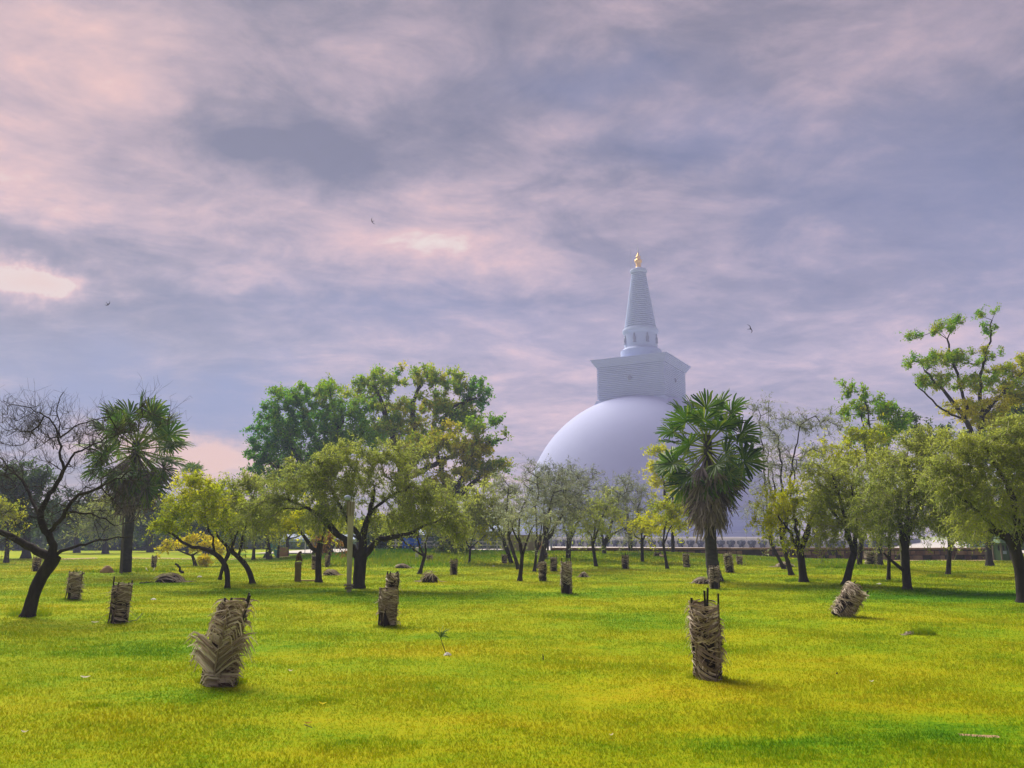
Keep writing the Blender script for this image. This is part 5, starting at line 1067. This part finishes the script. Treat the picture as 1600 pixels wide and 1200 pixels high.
stick('pale straight stick lying on the far grass beside the left palm', [(240, 900), (262, 900), (276, 899)], .02, 'dry_stem')
stick('long thin dark stick in front of the fallen log', [(218, 912), (240, 910), (262, 911)], .02, 'bark')
stick('pale pole lying on the lawn near the straight stemmed tree', [(1008, 862), (1020, 866), (1036, 870)], .035, 'dry_stem')
stick('small twig on the lawn below the yellow leaf', [(475, 1133), (483, 1135), (488, 1138)], .004, 'dark_twig')
stick('tiny upright dark twig in the open lawn', [(849, 1031), (849.5, 1026), (848, 1022)], .008, 'stake', flat=False)
# curled sheath
g = gpt(234, 897); sc = g[1] / F; mb = MB(); t = np.linspace(0, 1, 12); P = np.stack([g[0] + (t - .5) * 13 * sc, g[1] + 0 * t, g[2] + .05 + (np.abs(t - .5) * 2) ** 3 * 8 * sc], -1); 
mb.ribbons(P[None], (.08 * np.sin(t * math.pi) ** .6 + .012)[None], np.tile([0, -.4, 1.0], (1, 12, 1)), .7, tint=.9); solo(mb, 'curled_sheath', M['dry'], 'curled boat shaped palm sheath lying on the mound right of the left palm', 'palm sheath', g)
# rocks
def rock(name, label, px, py, wpx, hpx, mat, seed, cat='rock'):
    rg = np.random.default_rng(seed); g = gpt(px, py); sc = g[1] / F; mb = MB(); a = np.linspace(0, 6.283, 13)[:-1]; W_ = wpx * sc / 2; Hh = hpx * sc
    rings = [[(W_ * k * math.cos(q) * (1 + .15 * rg.standard_normal()), W_ * .7 * k * math.sin(q) * (1 + .15 * rg.standard_normal()), z * Hh) for q in a] for k, z in ((1.02, -.1), (.95, .25), (.62, .65), (.25, .95), (.02, 1.0))]
    V = np.array(rings) + g; ii = np.arange(60).reshape(5, 12); jj = np.roll(ii, -1, 1); mb.add(V.reshape(-1, 3), np.stack([ii[:-1], jj[:-1], jj[1:], ii[1:]], -1).reshape(-1, 4)); return solo(mb, name, mat, label, cat, g)
rock('earth_mound', 'small brown pointed heap of earth left of the left palm', 167, 895, 22, 11, M['soil'], 1, 'mound')
rock('stone', 'pale flat stone at the foot of the small sapling', 699, 1024, 12, 4.5, M['pale'], 2)
rock('stone', 'small white stone lying right of the left palm foot', 205, 898, 4, 3, M['pale'], 3)
rock('stone', 'pale stone on the bare patch left of the leaning olive tree', 771, 887, 8, 3, M['pale'], 4)
rock('stone', 'small dark clod on the right lawn', 1308, 1053, 4, 2.4, M['stake'], 5)
rock('stone', 'white scrap of stone on the lawn behind the thick right trunk', 1374, 913, 9, 2, M['pale'], 6)
rock('stone', 'white bit of rubble on the grass above the large guard', 240, 937, 9, 2.2, M['pale'], 8)
rock('stone', 'pale pebble right of the log near arching trunks', 312, 902, 8, 2.5, M['pale'], 9)
def litter(label, px, py, L_, col, seed):
    rg = np.random.default_rng(seed); g = gpt(px, py) + [0, 0, .022]; t = np.linspace(0, 1, 6); a = rg.uniform(-.5, .5)
    P = g + np.stack([np.cos(a) * (t - .5) * L_, np.sin(a) * (t - .5) * L_, .03 * np.abs(t - .5)], -1); mb = MB(); mb.ribbons(P[None], (L_ * .18 * np.sin(np.clip(t * .9 + .06, 0, 1) * math.pi) + .001)[None], np.tile([0, -.2, 1.0], (1, 6, 1)), .4, tint=.9)
    solo(mb, 'fallen_leaf', col, label, 'leaf', g, 'fallen leaves on the lawn')
litter('pale dry leaf on the grass left of the large guard', 133, 1061, .12, M['dry'], 1)
litter('yellow fallen leaf on the lawn in front of the large guard', 504, 1103, .085, M['lf_flower'], 2)
litter('small pale leaf on the grass right of the large guard', 454, 1051, .07, M['dry'], 3)
litter('orange leaf near the left edge of the lawn', 116, 1016, .07, M['lf_rust'], 4)
litter('brown leaf low in front of the large guard', 481, 1134, .07, M['lf_rust'], 5)
litter('straw coloured leaf in the bottom left corner', 38, 1148, .06, M['dry'], 6)
litter('dry leaf left of the square topped guard', 148, 974, .14, M['dry'], 7)
litter('pale leaf between the front right guard and the right edge', 1362, 1068, .05, M['dry'], 8)
litter('white petal like leaf bottom right', 955, 1153, .04, M['dry'], 9)

# sapling
g = gpt(697, 1021); D = g[1]
sap = thing('sapling', 'little leaning sapling with radiating leaves in the open lawn', 'sapling', g)
mb = MB(); Q, r = polyline([np.r_[g, .006], np.r_[at(692, 1008, D), .005], np.r_[at(688, 995, D), .0045]], .02); mb.tubes(Q, r, 6); part(mb, 'stem', M['bark'], sap, True)
tp = at(688, 995, D); rg = np.random.default_rng(4); 
for (dx, dy) in ((-14, -2), (-10, -9), (-3, -16), (5, -19), (11, -13), (15, -12), (11, -4), (-6, -7), (3, -8), (14, 2), (-4, 3)):
    t = np.linspace(0, 1, 6); e = at(688 + dx, 995 + dy, D + rg.normal(0, .05)); P = tp + (e - tp) * t[:, None]; P[:, 2] += .02 * np.sin(t * math.pi)
    mb = MB(); mb.ribbons(P[None], (.012 * np.sin(np.clip(t * .9 + .08, 0, 1) * math.pi) + .001)[None], nrm(rg.normal(0, .4, (1, 1, 3)) + np.array([0, -.6, .8])) * np.ones((1, 6, 1)), .3, tint=rg.uniform(.3, .9)); part(mb, 'leaf', M['frond'], sap)

# birds
def bird(label, px, py, Y, span, rot, seed):
    g = at(px, py, Y); mb = MB(); s_ = span
    mb.tubes(np.array([(-.22, 0, 0), (-.12, 0, 0), (.02, 0, 0), (.14, 0, 0), (.2, 0, .01)]) * s_, np.array([.008, .028, .042, .034, .01]) * s_, 7, cap=True)
    t = np.linspace(0, 1, 7)
    for s in (-1, 1):
        P = np.stack([.06 - .1 * t + .08 * np.sin(t * 3) - .16 * t ** 2, s * (.03 + .5 * t), .09 * np.sin(t * 2.4)], -1) * s_
        mb.ribbons(P[None], (.055 * (1 - t) ** .6 * s_ + .002)[None], np.tile([0, 0, 1.0], (1, 7, 1)), .15)
        P = np.stack([-.18 - .16 * t, s * .05 * t, 0 * t], -1) * s_; mb.ribbons(P[None], (.02 * (1 - t) * s_ + .001)[None], np.tile([0, 0, 1.0], (1, 7, 1)), .1)
    o = put('swift', mb.mesh('swift', M['black']), None, g, rot); tag(o, label, 'bird', 'swifts in flight')
bird('black swift flying right of the stupa spire', 1172, 514, 26, .34, (rad(70), rad(-10), rad(20)), 1)
bird('tiny swift high in the sky left of centre', 582, 346, 45, .4, (rad(50), rad(10), rad(160)), 2)
bird('swift banking near the bright gap in the clouds at left', 168, 475, 40, .42, (rad(80), rad(45), rad(60)), 3)

# ------------------------------------------------------------------ haze: one closed box of even air
hz = bpy.data.materials.new('haze_air'); hz.use_nodes = True; t = NT(hz.node_tree); t.N.clear()
pv = t.n('ShaderNodeVolumePrincipled', inp={'Color': (.50, .54, .92, 1), 'Density': .00095, 'Anisotropy': .1})
t.n('ShaderNodeOutputMaterial', inp={'Volume': pv.outputs[0]})
mb = MB(); mb.box((20, 200, 57), (900, 560, 116)); o = part(mb, 'haze', hz, None, kind='stuff'); tag(o, 'thin lavender evening haze filling the air', 'haze')
S.cycles.volume_bounces = 1; S.cycles.max_bounces = 6; S.cycles.transparent_max_bounces = 8
print('TRIS', sum(len(o.data.polygons) for o in bpy.data.objects if o.type == 'MESH'))
